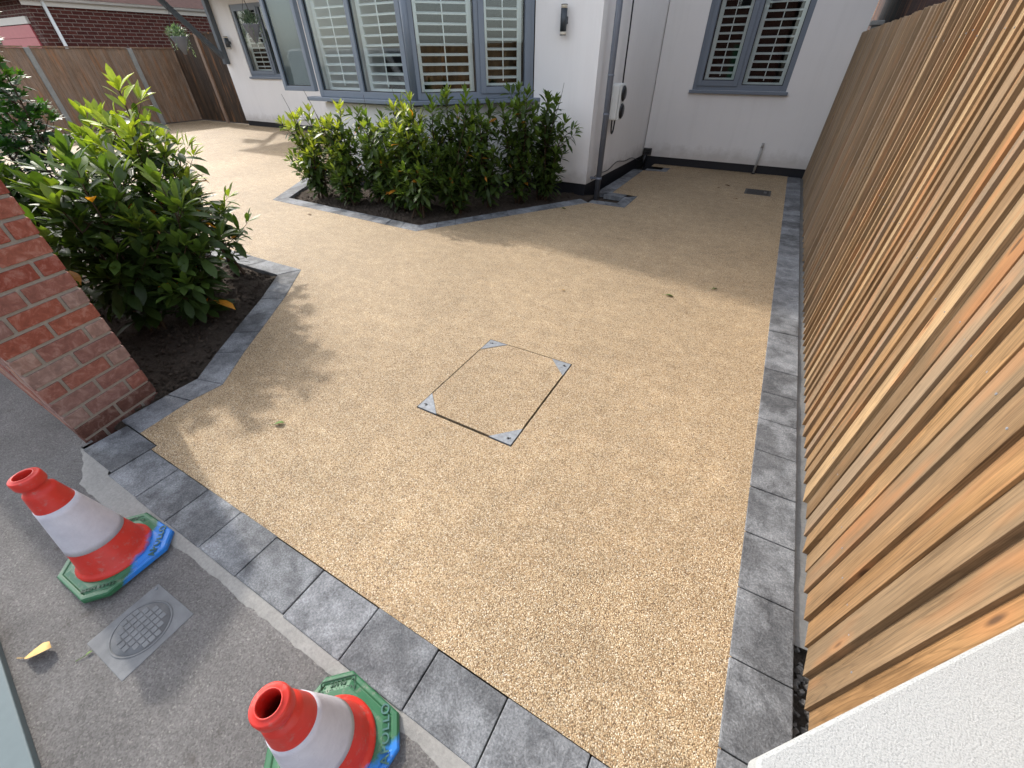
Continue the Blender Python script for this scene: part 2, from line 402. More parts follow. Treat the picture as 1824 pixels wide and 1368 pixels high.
# ------------------------------------------------------------ ground sheets
poly_sheet('ground', [[(-120, -120), (120, -120), (120, 120), (-120, 120)]], -.14, SOIL)
ob_l = [(-2.585, .345), (-2.62, .64), (-2.60, .83), (-2.82, 1.12), (-3.29, 1.80), (-3.67, 2.28), (-4.70, 2.27), (-9.2, 2.25)]
in_l = [(-2.79, .345), (-2.80, .60), (-2.80, .78), (-2.985, 1.02), (-3.46, 1.70), (-3.77, 2.09), (-4.70, 2.08), (-9.2, 2.06)]
ob_b = [(-7.75, 6.25), (-6.18, 3.78), (-3.41, 3.71), (-2.03, 5.84), (-1.50, 5.84), (-1.50, 6.50), (-1.90, 6.52)]
in_b = [(-7.42, 6.25), (-6.06, 3.97), (-3.515, 3.90), (-2.20, 5.98)]
drive = [(.425, .3135), (-2.399, .3135), (-2.401, .343), (-2.585, .346)] + ob_l[1:] + [(-9.2, 1.9), (-17.2, 1.9), (-17.2, 9.1), (-7.6, 9.1), (-7.6, 6.25)] + ob_b[1:] + [(-1.90, 8.30), (-1.5, 8.36), (-1.5, 8.70), (-1.86, 8.72), (-1.86, 9.1), (.43, 9.1), (.415, 5.0), (.42, 2.5)]
mh = [(-1.372, 1.262), (-.722, 1.262), (-.722, 2.112), (-1.372, 2.112)]
drn = [(-.135, 7.42), (.225, 7.42), (.225, 7.77), (-.135, 7.77)]
poly_sheet('driveway', [drive, mh, drn], 0, RESIN)
# soil of the beds, lumpy
def soil_bed(name, poly, z):
    bm = bmesh.new()
    xs = [p[0] for p in poly]; ys = [p[1] for p in poly]
    st = .035
    def inside(x, y):
        c = False; n = len(poly)
        for i in range(n):
            x1, y1 = poly[i]; x2, y2 = poly[(i+1) % n]
            if (y1 > y) != (y2 > y) and x < (x2-x1)*(y-y1)/(y2-y1)+x1: c = not c
        return c
    from mathutils import noise
    nx = int((max(xs)-min(xs))/st)+1; ny = int((max(ys)-min(ys))/st)+1; g = {}
    mb = MB(); vs = []; fs = []
    for i in range(nx+1):
        for j in range(ny+1):
            x = min(xs)+i*st; y = min(ys)+j*st
            h = noise.noise(Vector((x*3, y*3, 0)))*.022+noise.noise(Vector((x*13, y*13, 4)))*.020+abs(noise.noise(Vector((x*31, y*31, 9))))*.018
            g[i, j] = len(vs); vs.append((x, y, z+h))
    for i in range(nx):
        for j in range(ny):
            x = min(xs)+(i+.5)*st; y = min(ys)+(j+.5)*st
            if inside(x, y): fs.append((g[i, j], g[i+1, j], g[i+1, j+1], g[i, j+1]))
    mb.add(vs, fs, smooth=True)
    return mb.build(name, SOIL, kind='structure')
soil_bed('flower_bed_soil', [(-2.74, .3), (-2.75, .8), (-2.93, 1.08), (-3.44, 1.75), (-3.72, 2.14), (-9.2, 2.12), (-9.2, .3)], -.035)
soil_bed('bay_bed_soil', [(-7.5, 6.3), (-6.1, 3.9), (-3.48, 3.84), (-2.1, 6.0), (-2.1, 6.4)], -.035)

# setts laid round the driveway
def sett_run(mb, outer, inner, bl, z=.004, gap=.0035, first=0):
    for i in range(len(outer)-1):
        o0, o1 = Vector(outer[i]), Vector(outer[i+1]); i0, i1 = Vector(inner[i]), Vector(inner[i+1])
        L = ((o1-o0).length+(i1-i0).length)/2; n = max(1, round(L/bl))
        ts = [k/n for k in range(n+1)]
        for k in range(1, n): ts[k] += random.uniform(-.01, .01)*bl/L
        for k in range(n):
            a, b = ts[k]+gap/2/L, ts[k+1]-gap/2/L
            p = [o0.lerp(o1, a), o0.lerp(o1, b), i0.lerp(i1, b), i0.lerp(i1, a)]
            j = [Vector((random.uniform(-.0015, .0015), random.uniform(-.0015, .0015))) for _ in p]
            zz = z+random.uniform(-.0015, .0015)
            mb.prism([tuple(a_+b_) for a_, b_ in zip(p, j)], -.06, zz, random.random())
mb = MB()
# front row, square to the street
xs = [-2.715, -2.40, -2.13, -1.87, -1.61, -1.355, -1.06, -.762, -.478, -.198, .088, .36, .64]
for a, b in zip(xs[:-1], xs[1:]):
    y0, y1 = .115+random.uniform(-.003, .003), .312+random.uniform(-.003, .003)
    if a < -2.5: y0, y1 = .132, .34
    mb.prism([(a+.002, y0), (b-.002, y0), (b-.002, y1), (a+.002, y1)], -.06, .004+random.uniform(-.002, .002), random.random())
sett_run(mb, ob_l, in_l, .27)
mb.build('driveway_edging', SETT, bevel=.004, kind='structure')
mb = MB()
yy = .318; i = 0
while yy < 8.9:
    L = .272 if i else .20
    x0 = .412+.012*math.sin(yy*.9)*0
    t_ = min(1, yy/8.9)
    mb.prism([(x0+.004, yy), (.612, yy), (.612, yy+L-.0035), (x0+.004, yy+L-.0035)], -.06, .004+random.uniform(-.002, .002), random.random())
    yy += L; i += 1
mb.build('fence_side_edging', SETT, bevel=.004, kind='structure')
mb = MB()
sett_run(mb, ob_b[:4], in_b, .245)
sett_run(mb, [(-2.03, 5.84), (-1.5, 5.84)], [(-2.03, 6.0), (-1.66, 6.0)], .24)
sett_run(mb, [(-1.5, 5.844), (-1.5, 6.50)], [(-1.66, 6.004), (-1.66, 6.36)], .24)
sett_run(mb, [(-1.664, 6.50), (-1.90, 6.52)], [(-1.664, 6.36), (-1.98, 6.36)], .24)
sett_run(mb, [(-1.90, 6.525), (-1.90, 8.30)], [(-2.12, 6.38), (-2.08, 8.30)], .25)
sett_run(mb, [(-1.88, 8.36), (-1.5, 8.36)], [(-1.88, 8.48), (-1.62, 8.48)], .2)
sett_run(mb, [(-1.5, 8.362), (-1.5, 8.70)], [(-1.62, 8.484), (-1.62, 8.70)], .2)
mb.build('house_side_edging', SETT, bevel=.004, kind='structure')
# bedding under all setts, mortar along the fence, trench by the near boards
poly_sheet('edging_bed', [[(-2.75, .12), (.64, .12), (.64, .3), (-2.75, .3)]], -.03, SOIL)
poly_sheet('edging_bed', [[(.41, .3), (.61, .3), (.61, 9.0), (.41, 9.0)]], -.03, SOIL)
poly_sheet('edging_bed', [[(-2.1, 5.86), (-1.52, 5.86), (-1.52, 8.68), (-2.08, 8.68)]], -.07, SOIL)
mb = MB()
pr = []
y = .95
while y < 9.0:
    w = .05+random.uniform(-.006, .004); pr.append((y, w)); y += .06
vs = []; fs = []
for y, w in pr: vs += [(.6135, y, -.012), (.625, y, -.02+random.uniform(-.006, .006)), (.70, y, -.01)]
for i in range(len(pr)-1):
    for k in range(2): fs.append((i*3+k, i*3+k+1, i*3+k+4, i*3+k+3))
mb.add(vs, fs, smooth=True); mb.build('fence_mortar', m_concrete('dull_mortar', (.17, .165, .155)), kind='structure')
# rubble of the trench by the near boards
mb = MB()
for k in range(110):
    y = random.uniform(.3, 1.0); x = random.uniform(.625, .69); r = random.uniform(.003, .013)
    mo = Matrix.Translation((x, y, -.05+r*.5)) @ Euler((random.random()*6, random.random()*6, random.random()*6)).to_matrix().to_4x4()
    mb.box((-r, -r*.8, -r*.6), (r, r*.8, r*.6), random.random(), M=mo)
mb.build('trench_rubble', m_concrete('dark_rubble', (.12, .11, .10)), bevel=.002, kind='stuff')
poly_sheet('trench', [[(.6, .2), (.8, .2), (.8, 1.1), (.6, 1.1)]], -.06, SOIL)
# pavement and road
poly_sheet('pavement', [[(-40, -1.9), (40, -1.9), (40, .14), (-2.76, .14), (-2.76, .19), (-40, .19)]], -.012, ASPH)
mb = MB(); mb.box((-40, -2.05, -.2), (40, -1.9, -.008)); mb.build('kerb', CONC, kind='structure')
poly_sheet('road', [[(-40, -9), (40, -9), (40, -2.05), (-40, -2.05)]], -.12, ASPH)
poly_sheet('far_pavement', [[(-40, -11), (40, -11), (40, -9), (-40, -9)]], -.03, ASPH)
# ragged concrete haunch between setts and asphalt
mb = MB(); vs = []; fs = []
n = 150; xa, xb = -2.76, .7
from mathutils import noise as mnoise
for i in range(n+1):
    x = xa+(xb-xa)*i/n
    if x < -2.5: yo = .155-.10*(x+2.76)/.26
    elif x < -2.05: yo = .03
    else: yo = .03+.055*min(1, (x+2.05)/.35)
    yo += mnoise.noise(Vector((x*6, 1, 0)))*.018+mnoise.noise(Vector((x*25, 3, 0)))*.008
    yi = .112 if x > -2.42 else .130
    vs += [(x, yo-.012, -.0115), (x, yo, -.007), (x, (yo+yi)/2, -.004+mnoise.noise(Vector((x*9, 7, 0)))*.002), (x, yi+.006, -.002)]
for i in range(n):
    for k in range(3): fs.append((i*4+k, (i+1)*4+k, (i+1)*4+k+1, i*4+k+1))
mb.add(vs, fs, smooth=True); mb.build('concrete_haunch', m_concrete('haunch', (.25, .245, .23)), kind='structure')

# ------------------------------------------------------------ white house
house = empty('white_house', (-5, 8.96, 0), 'white rendered house with grey framed windows, canted bay and black plinth', 'house')
def hb(mb, name, mat, bevel=0, parent=house, **k):
    o = mb.build(name, mat, parent, bevel, **k)
    if parent is house: o.location = -Vector((-5, 8.96, 0))
    return o
def wall_with_hole(mb, x0, x1, y0, y1, z0, z1, holes):
    """wall in the XZ plane with rectangular holes (x0,x1,z0,z1), sorted by x"""
    cx = x0
    for hx0, hx1, hz0, hz1 in holes:
        mb.box((cx, y0, z0), (hx0, y1, z1)); mb.box((hx0, y0, z0), (hx1, y1, hz0)); mb.box((hx0, y0, hz1), (hx1, y1, z1)); cx = hx1
    mb.box((cx, y0, z0), (x1, y1, z1))
FY = 6.27; BY = 8.96; ZP = .13
SW = (-13.55, -11.3, 1.22, 2.72); RW = (-1.475, -.05, 1.17, 2.6)
mb = MB()
wall_with_hole(mb, -14.52, -7.5, BY, BY+.3, ZP, 5.2, [SW])
wall_with_hole(mb, -2.11, .68, BY, BY+.3, ZP, 5.2, [RW])
mb.box((-2.45, BY+.3-.001, ZP), (-2.11, BY+.6, 5.2))
# front projection: right pier, side wall, gable
mb.prism([(-3.16, FY), (-2.25, FY), (-2.11, BY+.3), (-2.45, BY+.3), (-2.55, FY+.3), (-3.16, FY+.3)], ZP, 5.2)
mb.box((-7.5, FY+.3, ZP), (-7.2, BY, 4.0))
mb.box((-7.5, FY, 2.62), (-3.16, FY+.3, 5.2)); mb.box((-7.5, FY, ZP), (-6.151, FY+.3, 2.62))
mb.add([(-7.5, FY, 5.2), (-2.25, FY, 5.2), (-4.9, FY, 7.6), (-7.5, FY+.3, 5.2), (-2.25, FY+.3, 5.2), (-4.9, FY+.3, 7.6)], [(0, 1, 2), (5, 4, 3), (0, 2, 5, 3), (1, 4, 5, 2)])
mb.prism([(-6.15, FY+.3), (-6.15, 5.13), (-4.37, 5.13), (-3.22, FY+.3)], ZP, 1.10)
mb.prism([(-6.15, FY), (-6.15, 5.16), (-6.08, 5.16), (-6.08, FY)], 1.101, 2.66)
hb(mb, 'wall', WHITE)
mb = MB()
mb.box((-14.50, BY+.02, -.13), (-7.5, BY+.28, ZP)); mb.box((-2.08, BY+.02, -.13), (.66, BY+.28, ZP))
mb.prism([(-3.3, FY+.02), (-2.27, FY+.02), (-2.13, BY+.28), (-2.45, BY+.28), (-2.55, FY+.28), (-3.3, FY+.28)], -.13, ZP)
mb.prism([(-6.13, FY+.28), (-6.13, 5.15), (-4.38, 5.15), (-3.24, FY+.28)], -.13, ZP); mb.box((-7.48, FY+.02, -.13), (-6.14, FY+.28, ZP))
hb(mb, 'plinth', PLINTH)
mb = MB()   # gable roof over the projection, and main roof
a_ = 3.5; px0, px1, pk = -8.4, -1.4, -4.9
ze, zp = 4.3, 4.3+.946*3.5
for sx in (-1, 1):
    e = Vector((pk+sx*3.5, 0, ze)); q = Vector((pk, 0, zp)); nrm = Vector((sx*.687, 0, .726))*.14
    vs = []
    for y in (5.52, 13.0):
        for v in (e, q, q+nrm, e+nrm): vs.append((v.x, y, v.z))
    mb.add(vs, [(0, 1, 2, 3), (7, 6, 5, 4), (0, 4, 5, 1), (1, 5, 6, 2), (2, 6, 7, 3), (3, 7, 4, 0)])
for x0, x1 in ((-14.9, -8.4), (-1.4, .95)):
    mb.add([(x0, 8.6, 5.1), (x1, 8.6, 5.1), (x1, 13.2, 8.2), (x0, 13.2, 8.2), (x0, 8.6, 5.25), (x1, 8.6, 5.25), (x1, 13.2, 8.35), (x0, 13.2, 8.35)],
           [(0, 3, 2, 1), (4, 5, 6, 7), (0, 1, 5, 4), (1, 2, 6, 5), (2, 3, 7, 6), (3, 0, 4, 7)])
hb(mb, 'roof', TILE)
mb = MB()   # rooms
def room(mb, x0, x1, y0, y1, z0, z1):
    t = .05
    mb.box((x0, y1, z0), (x1, y1+t, z1)); mb.box((x0-t, y0, z0), (x0, y1, z1)); mb.box((x1, y0, z0), (x1+t, y1, z1))
    mb.box((x0, y0, z0-t), (x1, y1, z0)); mb.box((x0, y0, z1), (x1, y1, z1+t))
room(mb, -14.1, -7.6, BY+.32, 12, .2, 3.0); room(mb, -2.0, .55, BY+.32, 12, .2, 3.0); room(mb, -7.15, -3.2, FY+.35, 9.5, .2, 3.0)
hb(mb, 'interior', DARKROOM)

# windows: local frame x along the wall, z up, y towards the room
def window(parent, name, p0, p1, z0, z1, div, opens=(), fw=.075, sill=True, reflection_sheet=False, shutter=True, label=None):
    """p0,p1 plan points left to right seen from outside; div = fractions of mullions"""
    p0 = Vector((*p0, 0)); p1 = Vector((*p1, 0)); L = (p1-p0).length; ang = math.atan2(p1.y-p0.y, p1.x-p0.x)
    mat = Matrix.Translation(p0) @ Matrix.Rotation(ang, 4, 'Z')
    fr = MB(); d0, d1 = .0, .075
    fr.box((0, d0, z0), (fw, d1, z1), M=mat); fr.box((L-fw, d0, z0), (L, d1, z1), M=mat)
    fr.box((fw, d0+.001, z0), (L-fw, d1-.001, z0+fw), M=mat); fr.box((fw, d0+.001, z1-fw), (L-fw, d1-.001, z1), M=mat)
    edges = [0]+[f*L for f in div]+[L]
    for e in edges[1:-1]: fr.box((e-fw*.5, d0+.002, z0+fw), (e+fw*.5, d1-.002, z1-fw), M=mat)
    panes = []
    for k in range(len(edges)-1):
        a = edges[k]+(fw if k == 0 else fw*.5); b = edges[k+1]-(fw if k == len(edges)-2 else fw*.5)
        za, zb = z0+fw, z1-fw
        if k in opens:   # opening casement: second, proud frame
            c = .055; o = -.018
            fr.box((a-.018, o, za-.018), (a+c, .06, zb+.018), M=mat); fr.box((b-c, o, za-.018), (b+.018, .06, zb+.018), M=mat)
            fr.box((a+c, o+.001, za-.018), (b-c, .059, za+c), M=mat); fr.box((a+c, o+.001, zb-c), (b-c, .059, zb+.018), M=mat)
            a, b, za, zb = a+c, b-c, za+c, zb-c
        panes.append((a, b, za, zb))
    f = fr.build(name, FRAME, parent, .004)
    if parent is house: f.location = -Vector((-5, 8.96, 0))
    if label: f['label'] = label
    gk = MB()
    for (a, b, za, zb) in panes:
        w = .012
        gk.box((a, .026, za), (a+w, .040, zb), M=mat); gk.box((b-w, .026, za), (b, .040, zb), M=mat)
        gk.box((a+w, .027, za), (b-w, .039, za+w), M=mat)
    gk.build('gasket', BLACKP, f)
    for (a, b, za, zb) in panes:
        g = MB(); g.box((a-.004, .032, za-.004), (b+.004, .038, zb+.004), M=mat); g.build('pane', GLASS, f)
    if reflection_sheet:
        for (a, b, za, zb) in panes:
            g = MB(); g.box((a-.02, .085, za-.03), (b+.02, .09, zb+.02), M=mat); g.build('reflection_sheet', GREYREFL, f)  # opaque grey sheet behind the pane, painted as the glass's dark reflection
    elif shutter:
        for (a, b, za, zb) in panes:
            s = MB(); y0, y1 = .13, .155; st = .06; A, B = a+.005, b-.005
            s.box((A, y0, za-.05), (A+st, y1, zb+.03), M=mat); s.box((B-st, y0, za-.05), (B, y1, zb+.03), M=mat)
            s.box((A+st, y0+.001, za-.05), (B-st, y1-.001, za+.035), M=mat)
            z = za+.10
            while z < zb-.03:
                ml = mat @ Matrix.Translation((0, (y0+y1)/2, z)) @ Matrix.Rotation(R_(15), 4, 'X')
                s.box((A+st-.002, -.036, -.0055), (B-st+.002, .036, .0055), M=ml)
                z += .1
            s.box(((A+B)/2-.006, y0-.03, za+.06), ((A+B)/2+.006, y0-.022, zb-.05), M=mat)
            s.build('shutter', SHUT, f)
    if sill:
        s = MB(); s.box((-.035, -.075, z0-.045), (L+.035, .02, z0-.001), M=mat)
        s.build('sill', FRAME, f, .006)
    return f
window(house, 'window', (SW[0], BY+.02), (SW[1], BY+.02), SW[2], SW[3], [.48], opens=(0,), label='far small casement window with white shutters')
window(house, 'window', (RW[0], BY+.02), (RW[1], BY+.02), RW[2], RW[3], [.5], opens=(0,), label='two light grey window above the overflow pipe')
# canted bay
B0, B1, B2, B3 = (-6.84, 5.00), (-6.15, 5.06), (-4.345, 5.06), (-3.165, FY+.0)
bz0, bz1 = 1.175, 2.66
def lerp2(a, b, t): return (a[0]+(b[0]-a[0])*t, a[1]+(b[1]-a[1])*t)
window(house, 'bay_window', B0, (-6.19, 5.03), bz0+.06, bz1-.03, [], sill=False, reflection_sheet=True, fw=.06, label='opened left sash of the bay with a dark grey reflection painted behind its glass')
window(house, 'bay_window', lerp2(B1, B2, .012), lerp2(B1, B2, .982), bz0, bz1, [.5], sill=False, label='front face of the bay with shutters')
window(house, 'bay_window', lerp2(B2, B3, .028), lerp2(B2, B3, .995), bz0, bz1, [.53], opens=(1,), sill=False, label='right cant of the bay with shutters')
mb = MB()
p = B2; mb.tube([(p[0], p[1]+.045, bz0), (p[0], p[1]+.045, bz1)], .052, 8)
hb(mb, 'bay_post', FRAME)
mb = MB(); mb.prism([(-6.33, 5.3), (-6.33, 4.965), (-4.30, 4.965), (-3.05, FY-.003), (-3.17, FY-.003), (-3.35, FY+.15), (-6.1, 5.3)], 1.125, 1.173)
hb(mb, 'bay_sill', FRAME, .006)
mb = MB(); mb.prism([(-6.36, FY-.005), (-6.36, 4.93), (-4.28, 4.93), (-3.0, FY-.005)], bz1+.001, bz1+.2)
hb(mb, 'bay_roof', FRAME, .01)
# gallows bracket of the porch canopy
mb = MB()
mb.beam((-14.38, 8.89, 1.50), (-14.38, 8.89, 2.98), .13, .13)
mb.beam((-14.38, 8.84, 1.66), (-14.38, 7.55, 2.98), .11, .11, up=(1, 0, 0))
mb.beam((-14.38, 8.95, 3.04), (-14.38, 7.2, 3.04), .12, .12)
hb(mb, 'porch_bracket', TIMB, .006)
mb = MB(); mb.box((-14.6, 7.1, 3.10), (-10.6, 8.95, 3.22)); hb(mb, 'porch_roof', TIMB)

# ------------------------------------------------------------ wall fittings
def wall_lamp(loc, h, r, label, group):
    e = empty('wall_lamp', loc, label, 'wall lamp', group)
    mb = MB(); mb.lathe([(0, h*.13), (r, h*.13), (r, h*.87), (0, h*.87)], 24, (0, -r-.03, 0)); mb.build('lamp_body', BLACKP2, e)
    for z0, z1 in ((0, h*.12), (h*.88, h)):
        g = MB(); g.lathe([(0, z0), (r*.93, z0), (r*.93, z1), (0, z1)], 24, (0, -r-.03, 0)); g.build('lens', LAMPG, e)
        c = MB(); c.lathe([(r*.55, 0), (r, 0), (r, .006), (r*.55, .006)], 24, (0, -r-.03, z0 if z0 == 0 else z1-.006)); c.build('end_ring', BLACKP2, e)
    b = MB(); b.box((-.03, -.035, h*.38), (.03, 0, h*.62)); b.build('bracket', BLACKP2, e, .003)
    return e
BLACKP2 = simple('lamp_paint', (.035, .043, .052), .45, .5, var=.1)
wall_lamp((-2.73, FY, 1.83), .29, .040, 'cylindrical anthracite up and down light on the pier right of the bay', 'wall lamps')
e = wall_lamp((-14.0, BY, 1.83), .27, .06, 'small black lantern beside the grey timber bracket', 'wall lamps')

e = empty('drainpipe', (-2.08, 6.33, 0), 'tall grey rainwater downpipe at the corner of the white house', 'drainpipe')
mb = MB(); mb.tube([(0, 0, -.13), (0, 0, 4.2)], .040, 20); mb.build('pipe', PIPE, e)
for z in (.20, 2.75):
    mb = MB(); mb.lathe([(.040, 0), (.047, 0), (.047, .035), (.040, .035)], 20, (0, 0, z)); mb.box((-.13, -.012, z+.005), (-.035, .012, z+.03)); mb.build('clip', PIPE, e)
for z in (1.0, 1.42):
    mb = MB(); mb.lathe([(.0405, 0), (.0435, .003), (.0435, .02), (.0405, .023)], 20, (0, 0, z)); mb.build('joint', PIPE, e)

e = empty('wall_charger', (-2.15, 6.83, .9), 'white box charger with two round black sockets on the house side wall', 'charger')
mb = MB(); mb.box((-.02, -.11, 0), (.09, .13, .43)); mb.build('back_box', WPVC, e, .03)
mb = MB(); mb.box((.092, -.10, .005), (.115, .12, .425)); mb.build('front_cover', WPVC, e, .012)
for z in (.11, .315):
    mb = MB()
    m_ = Matrix.Translation((.115, .01, z)) @ Matrix.Rotation(R_(90), 4, 'Y')
    vs = []; n = 28
    for r, h in ((.088, 0), (.088, .012), (.066, .03), (.0, .034)):
        for k in range(n): vs.append(m_ @ Vector((r*1.05*math.cos(2*math.pi*k/n), r*math.sin(2*math.pi*k/n), h)))
    mb.add(vs, [(i*n+k, i*n+(k+1) % n, (i+1)*n+(k+1) % n, (i+1)*n+k) for i in range(3) for k in range(n)], smooth=True)
    mb.build('socket', BLACKP, e)
mb = MB(); pts = [(.03, -.08, .02)]+[(.03, -.08+.065*(1-math.cos(a)), -.04-.13*math.sin(a)) for a in [math.pi*k/10 for k in range(11)]]+[(.03, .05, .02)]
mb.tube(pts, .011, 8); mb.build('hose', BLACKP, e)
mb = MB(); mb.tube([(-2.135, 7.08, 1.30), (-2.135, 7.07, 1.9), (-2.14, 7.03, 3.0), (-2.14, 7.0, 4.2)], .011, 8)
mb.build('supply_cable', BLACKP, label='thick black cable running up the side wall from the charger', cat='cable')
mb = MB(); pts = []
for k in range(24):
    t = k/23; y = 6.45+2.45*t; xw = -2.25+.14*(y-6.27)/2.69+.012
    pts.append((xw, y, .16+.06*math.sin(t*5)+.10*(t > .3)*math.sin((t-.3)*4)*.8-.05*t+(.02*math.sin(t*19))))
mb.tube(pts, .006, 6); mb.build('loose_cable', BLACKP, label='thin loose cable sagging along the foot of the side wall', cat='cable')
e = empty('wall_vent', (-2.03, BY, .20), 'small blackened duct opening low in the inner corner of the house', 'vent')
mb = MB(); mb.box((-.075, -.05, -.05), (.075, 0, .06)); mb.build('surround', GRATE, e, .008)
mb = MB(); mb.box((-.05, -.054, -.03), (.05, -.045, .045)); mb.box((-.05, -.065, .0), (.05, -.05, .012)); mb.build('opening', BLACKP, e)
mb = MB(); mb.tube([(-.02, -.03, -.05), (-.04, -.05, -.13), (-.03, -.06, -.24)], .035, 10); mb.build('duct_tail', BLACKP, e)
e = empty('overflow_pipe', (-.12, 8.92, 0), 'short pale grey upright pipe by the black plinth under the right window', 'pipe')
mb = MB(); mb.tube([(0, 0, 0), (0, 0, .40)], .017, 14); mb.build('pipe', LGREY, e)
mb = MB(); mb.tube([(0, 0, .40), (0, 0, .47)], .020, 14); mb.build('cap', LGREY, e)
mb = MB(); mb.lathe([(.0, .0), (.035, .0), (.03, .02), (.0, .02)], 14, (0, -.01, 0)); mb.build('foot', BLACKP, e)
mb = MB(); mb.box((-2.17, 6.55, .42), (-2.145, 6.60, .62)); mb.build('meter_plate', PIPE, bevel=.004, label='narrow grey plate on the side wall just behind the downpipe', cat='wall plate')

# ------------------------------------------------------------ covers in the ground
e = empty('manhole_cover', (-1.047, 1.687, 0), 'recessed inspection cover filled with the beige gravel, steel at its corners', 'manhole cover')
hw, hd = .325, .425
mb = MB(); f_ = .004
f_ = .0025; zf = -.006
mb.box((-hw, -hd, -.05), (-hw+f_, hd, zf)); mb.box((hw-f_, -hd, -.05), (hw, hd, zf)); mb.box((-hw+f_, -hd, -.05), (hw-f_, -hd+f_, zf)); mb.box((-hw+f_, hd-f_, -.05), (hw-f_, hd, zf))
mb.build('frame', GRATE, e)
mb = MB(); mb.box((-hw+.007, -hd+.017, -.05), (hw-.012, hd-.006, .0005)); mb.build('infill', RESIN, e)
mb = MB(); mb.box((-hw-.001, -hd-.001, -.09), (hw+.001, hd+.001, -.052)); mb.build('well', BLACKP, e)
for sx in (-1, 1):
    for sy in (-1, 1):
        mb = MB(); cx, cy = sx*(hw-.006), sy*(hd-.008); s_ = .14
        mb.prism([(cx, cy), (cx-sx*s_, cy), (cx, cy-sy*s_)], -.01, .004)
        c = mb.build('corner_plate', GALV, e, .001)
        mb = MB(); kx, ky = cx-sx*.036, cy-sy*.036
        mb.lathe([(.0, 0), (.0085, 0), (.0085, .0008), (0, .0008)], 14, (kx, ky, .0042)); mb.build('key_hole', BLACKP, c)
        mb = MB(); mb.box((-.007, -.002, 0), (.007, .002, .001), M=Matrix.Translation((kx+sx*.012, ky-sy*.006, .0043)) @ Matrix.Rotation(.8*sx*sy, 4, 'Z')); mb.build('key_slot', BLACKP, c)
e = empty('drain_cover', (.045, 7.595, 0), 'dark rectangular drain cover set in the gravel near the back wall', 'drain cover')
mb = MB(); mb.box((-.18, -.175, -.05), (.18, .175, .002)); mb.build('plate', GRATE, e, .004)
mb = MB()
for k in range(9):
    y = -.14+k*.035; mb.box((-.15, y-.006, .002), (.15, y+.006, .006))
mb.build('ribs', GRATE, e)
mb = MB(); mb.box((.08, -.06, .0061), (.12, .06, .0075)); mb.build('lifting_slot', BLACKP, e)

# square plastic stop tap cover with ringed chequer lid
wc = [at(212, 1212), at(342, 1090), at(275, 1040), at(158, 1143)]
cen = sum(wc, Vector())/4; dx = ((wc[1]-wc[2])+(wc[0]-wc[3])); 
ang = math.atan2(dx.y, dx.x)
e = empty('stop_tap_cover', (cen.x, cen.y, -.010), 'square grey stop tap cover with a round chequered lid beside the left cone', 'water cover', rz=ang)
mb = MB(); mb.box((-.121, -.121, -.02), (.121, .121, 0)); TAPI = simple('tap_cover_plastic', (.135, .14, .145), .85, .25, var=.4, vs=22, bump=.4)
pl = mb.build('plate', TAPI, e, .002)
mb = MB(); mb.lathe([(.098, 0), (.098, .0015), (.092, .0025), (.092, .0005), (.089, .0005), (.089, .0025), (.0, .0025)], 56); lid = mb.build('lid', TAPI, e)
mb = MB(); q = .0245
for i in range(-4, 5):
    for j in range(-4, 5):
        x, y = i*q+.0, j*q*.85
        if math.hypot(abs(x)+.008, abs(y)+.008) < .087: mb.box((x-.0106, y-.0092, .0025), (x+.0106, y+.0092, .0050), random.random())
mb.build('chequer_pads', TAPI, lid, .0012)
mb = MB(); mb.lathe([(0, 0), (.005, 0), (.005, .002), (0, .003)], 12, (-.105, .105, 0)); mb.build('screw', GALV, pl)

# ------------------------------------------------------------ traffic cones
def text_mesh(txt, size, depth, mat, parent, loc, rz, name='lettering'):
    cu = bpy.data.curves.new('t', 'FONT'); cu.body = txt; cu.size = size; cu.extrude = depth; cu.offset = size*.018; cu.align_x = 'CENTER'; cu.align_y = 'CENTER'
    cu.space_character = 1.15
    to = bpy.data.objects.new('t', cu); C.objects.link(to)
    dg = bpy.context.evaluated_depsgraph_get(); dg.update()
    me = bpy.data.meshes.new_from_object(to.evaluated_get(dg)); me.name = name
    bpy.data.objects.remove(to); me.materials.clear(); me.materials.append(mat)
    o = bpy.data.objects.new(name, me); C.objects.link(o); o.parent = parent; o.location = loc; o.rotation_euler = (0, 0, rz)
    return o
CREDT = simple('cone_red_inner', (.45, .02, .012), .5, .3, var=.1)
LETG = simple('letter_green', (.010, .05, .024), .5, .4, var=.2)
LETB = simple('letter_worn', (.03, .10, .09), .5, .4, var=.5, vs=30)
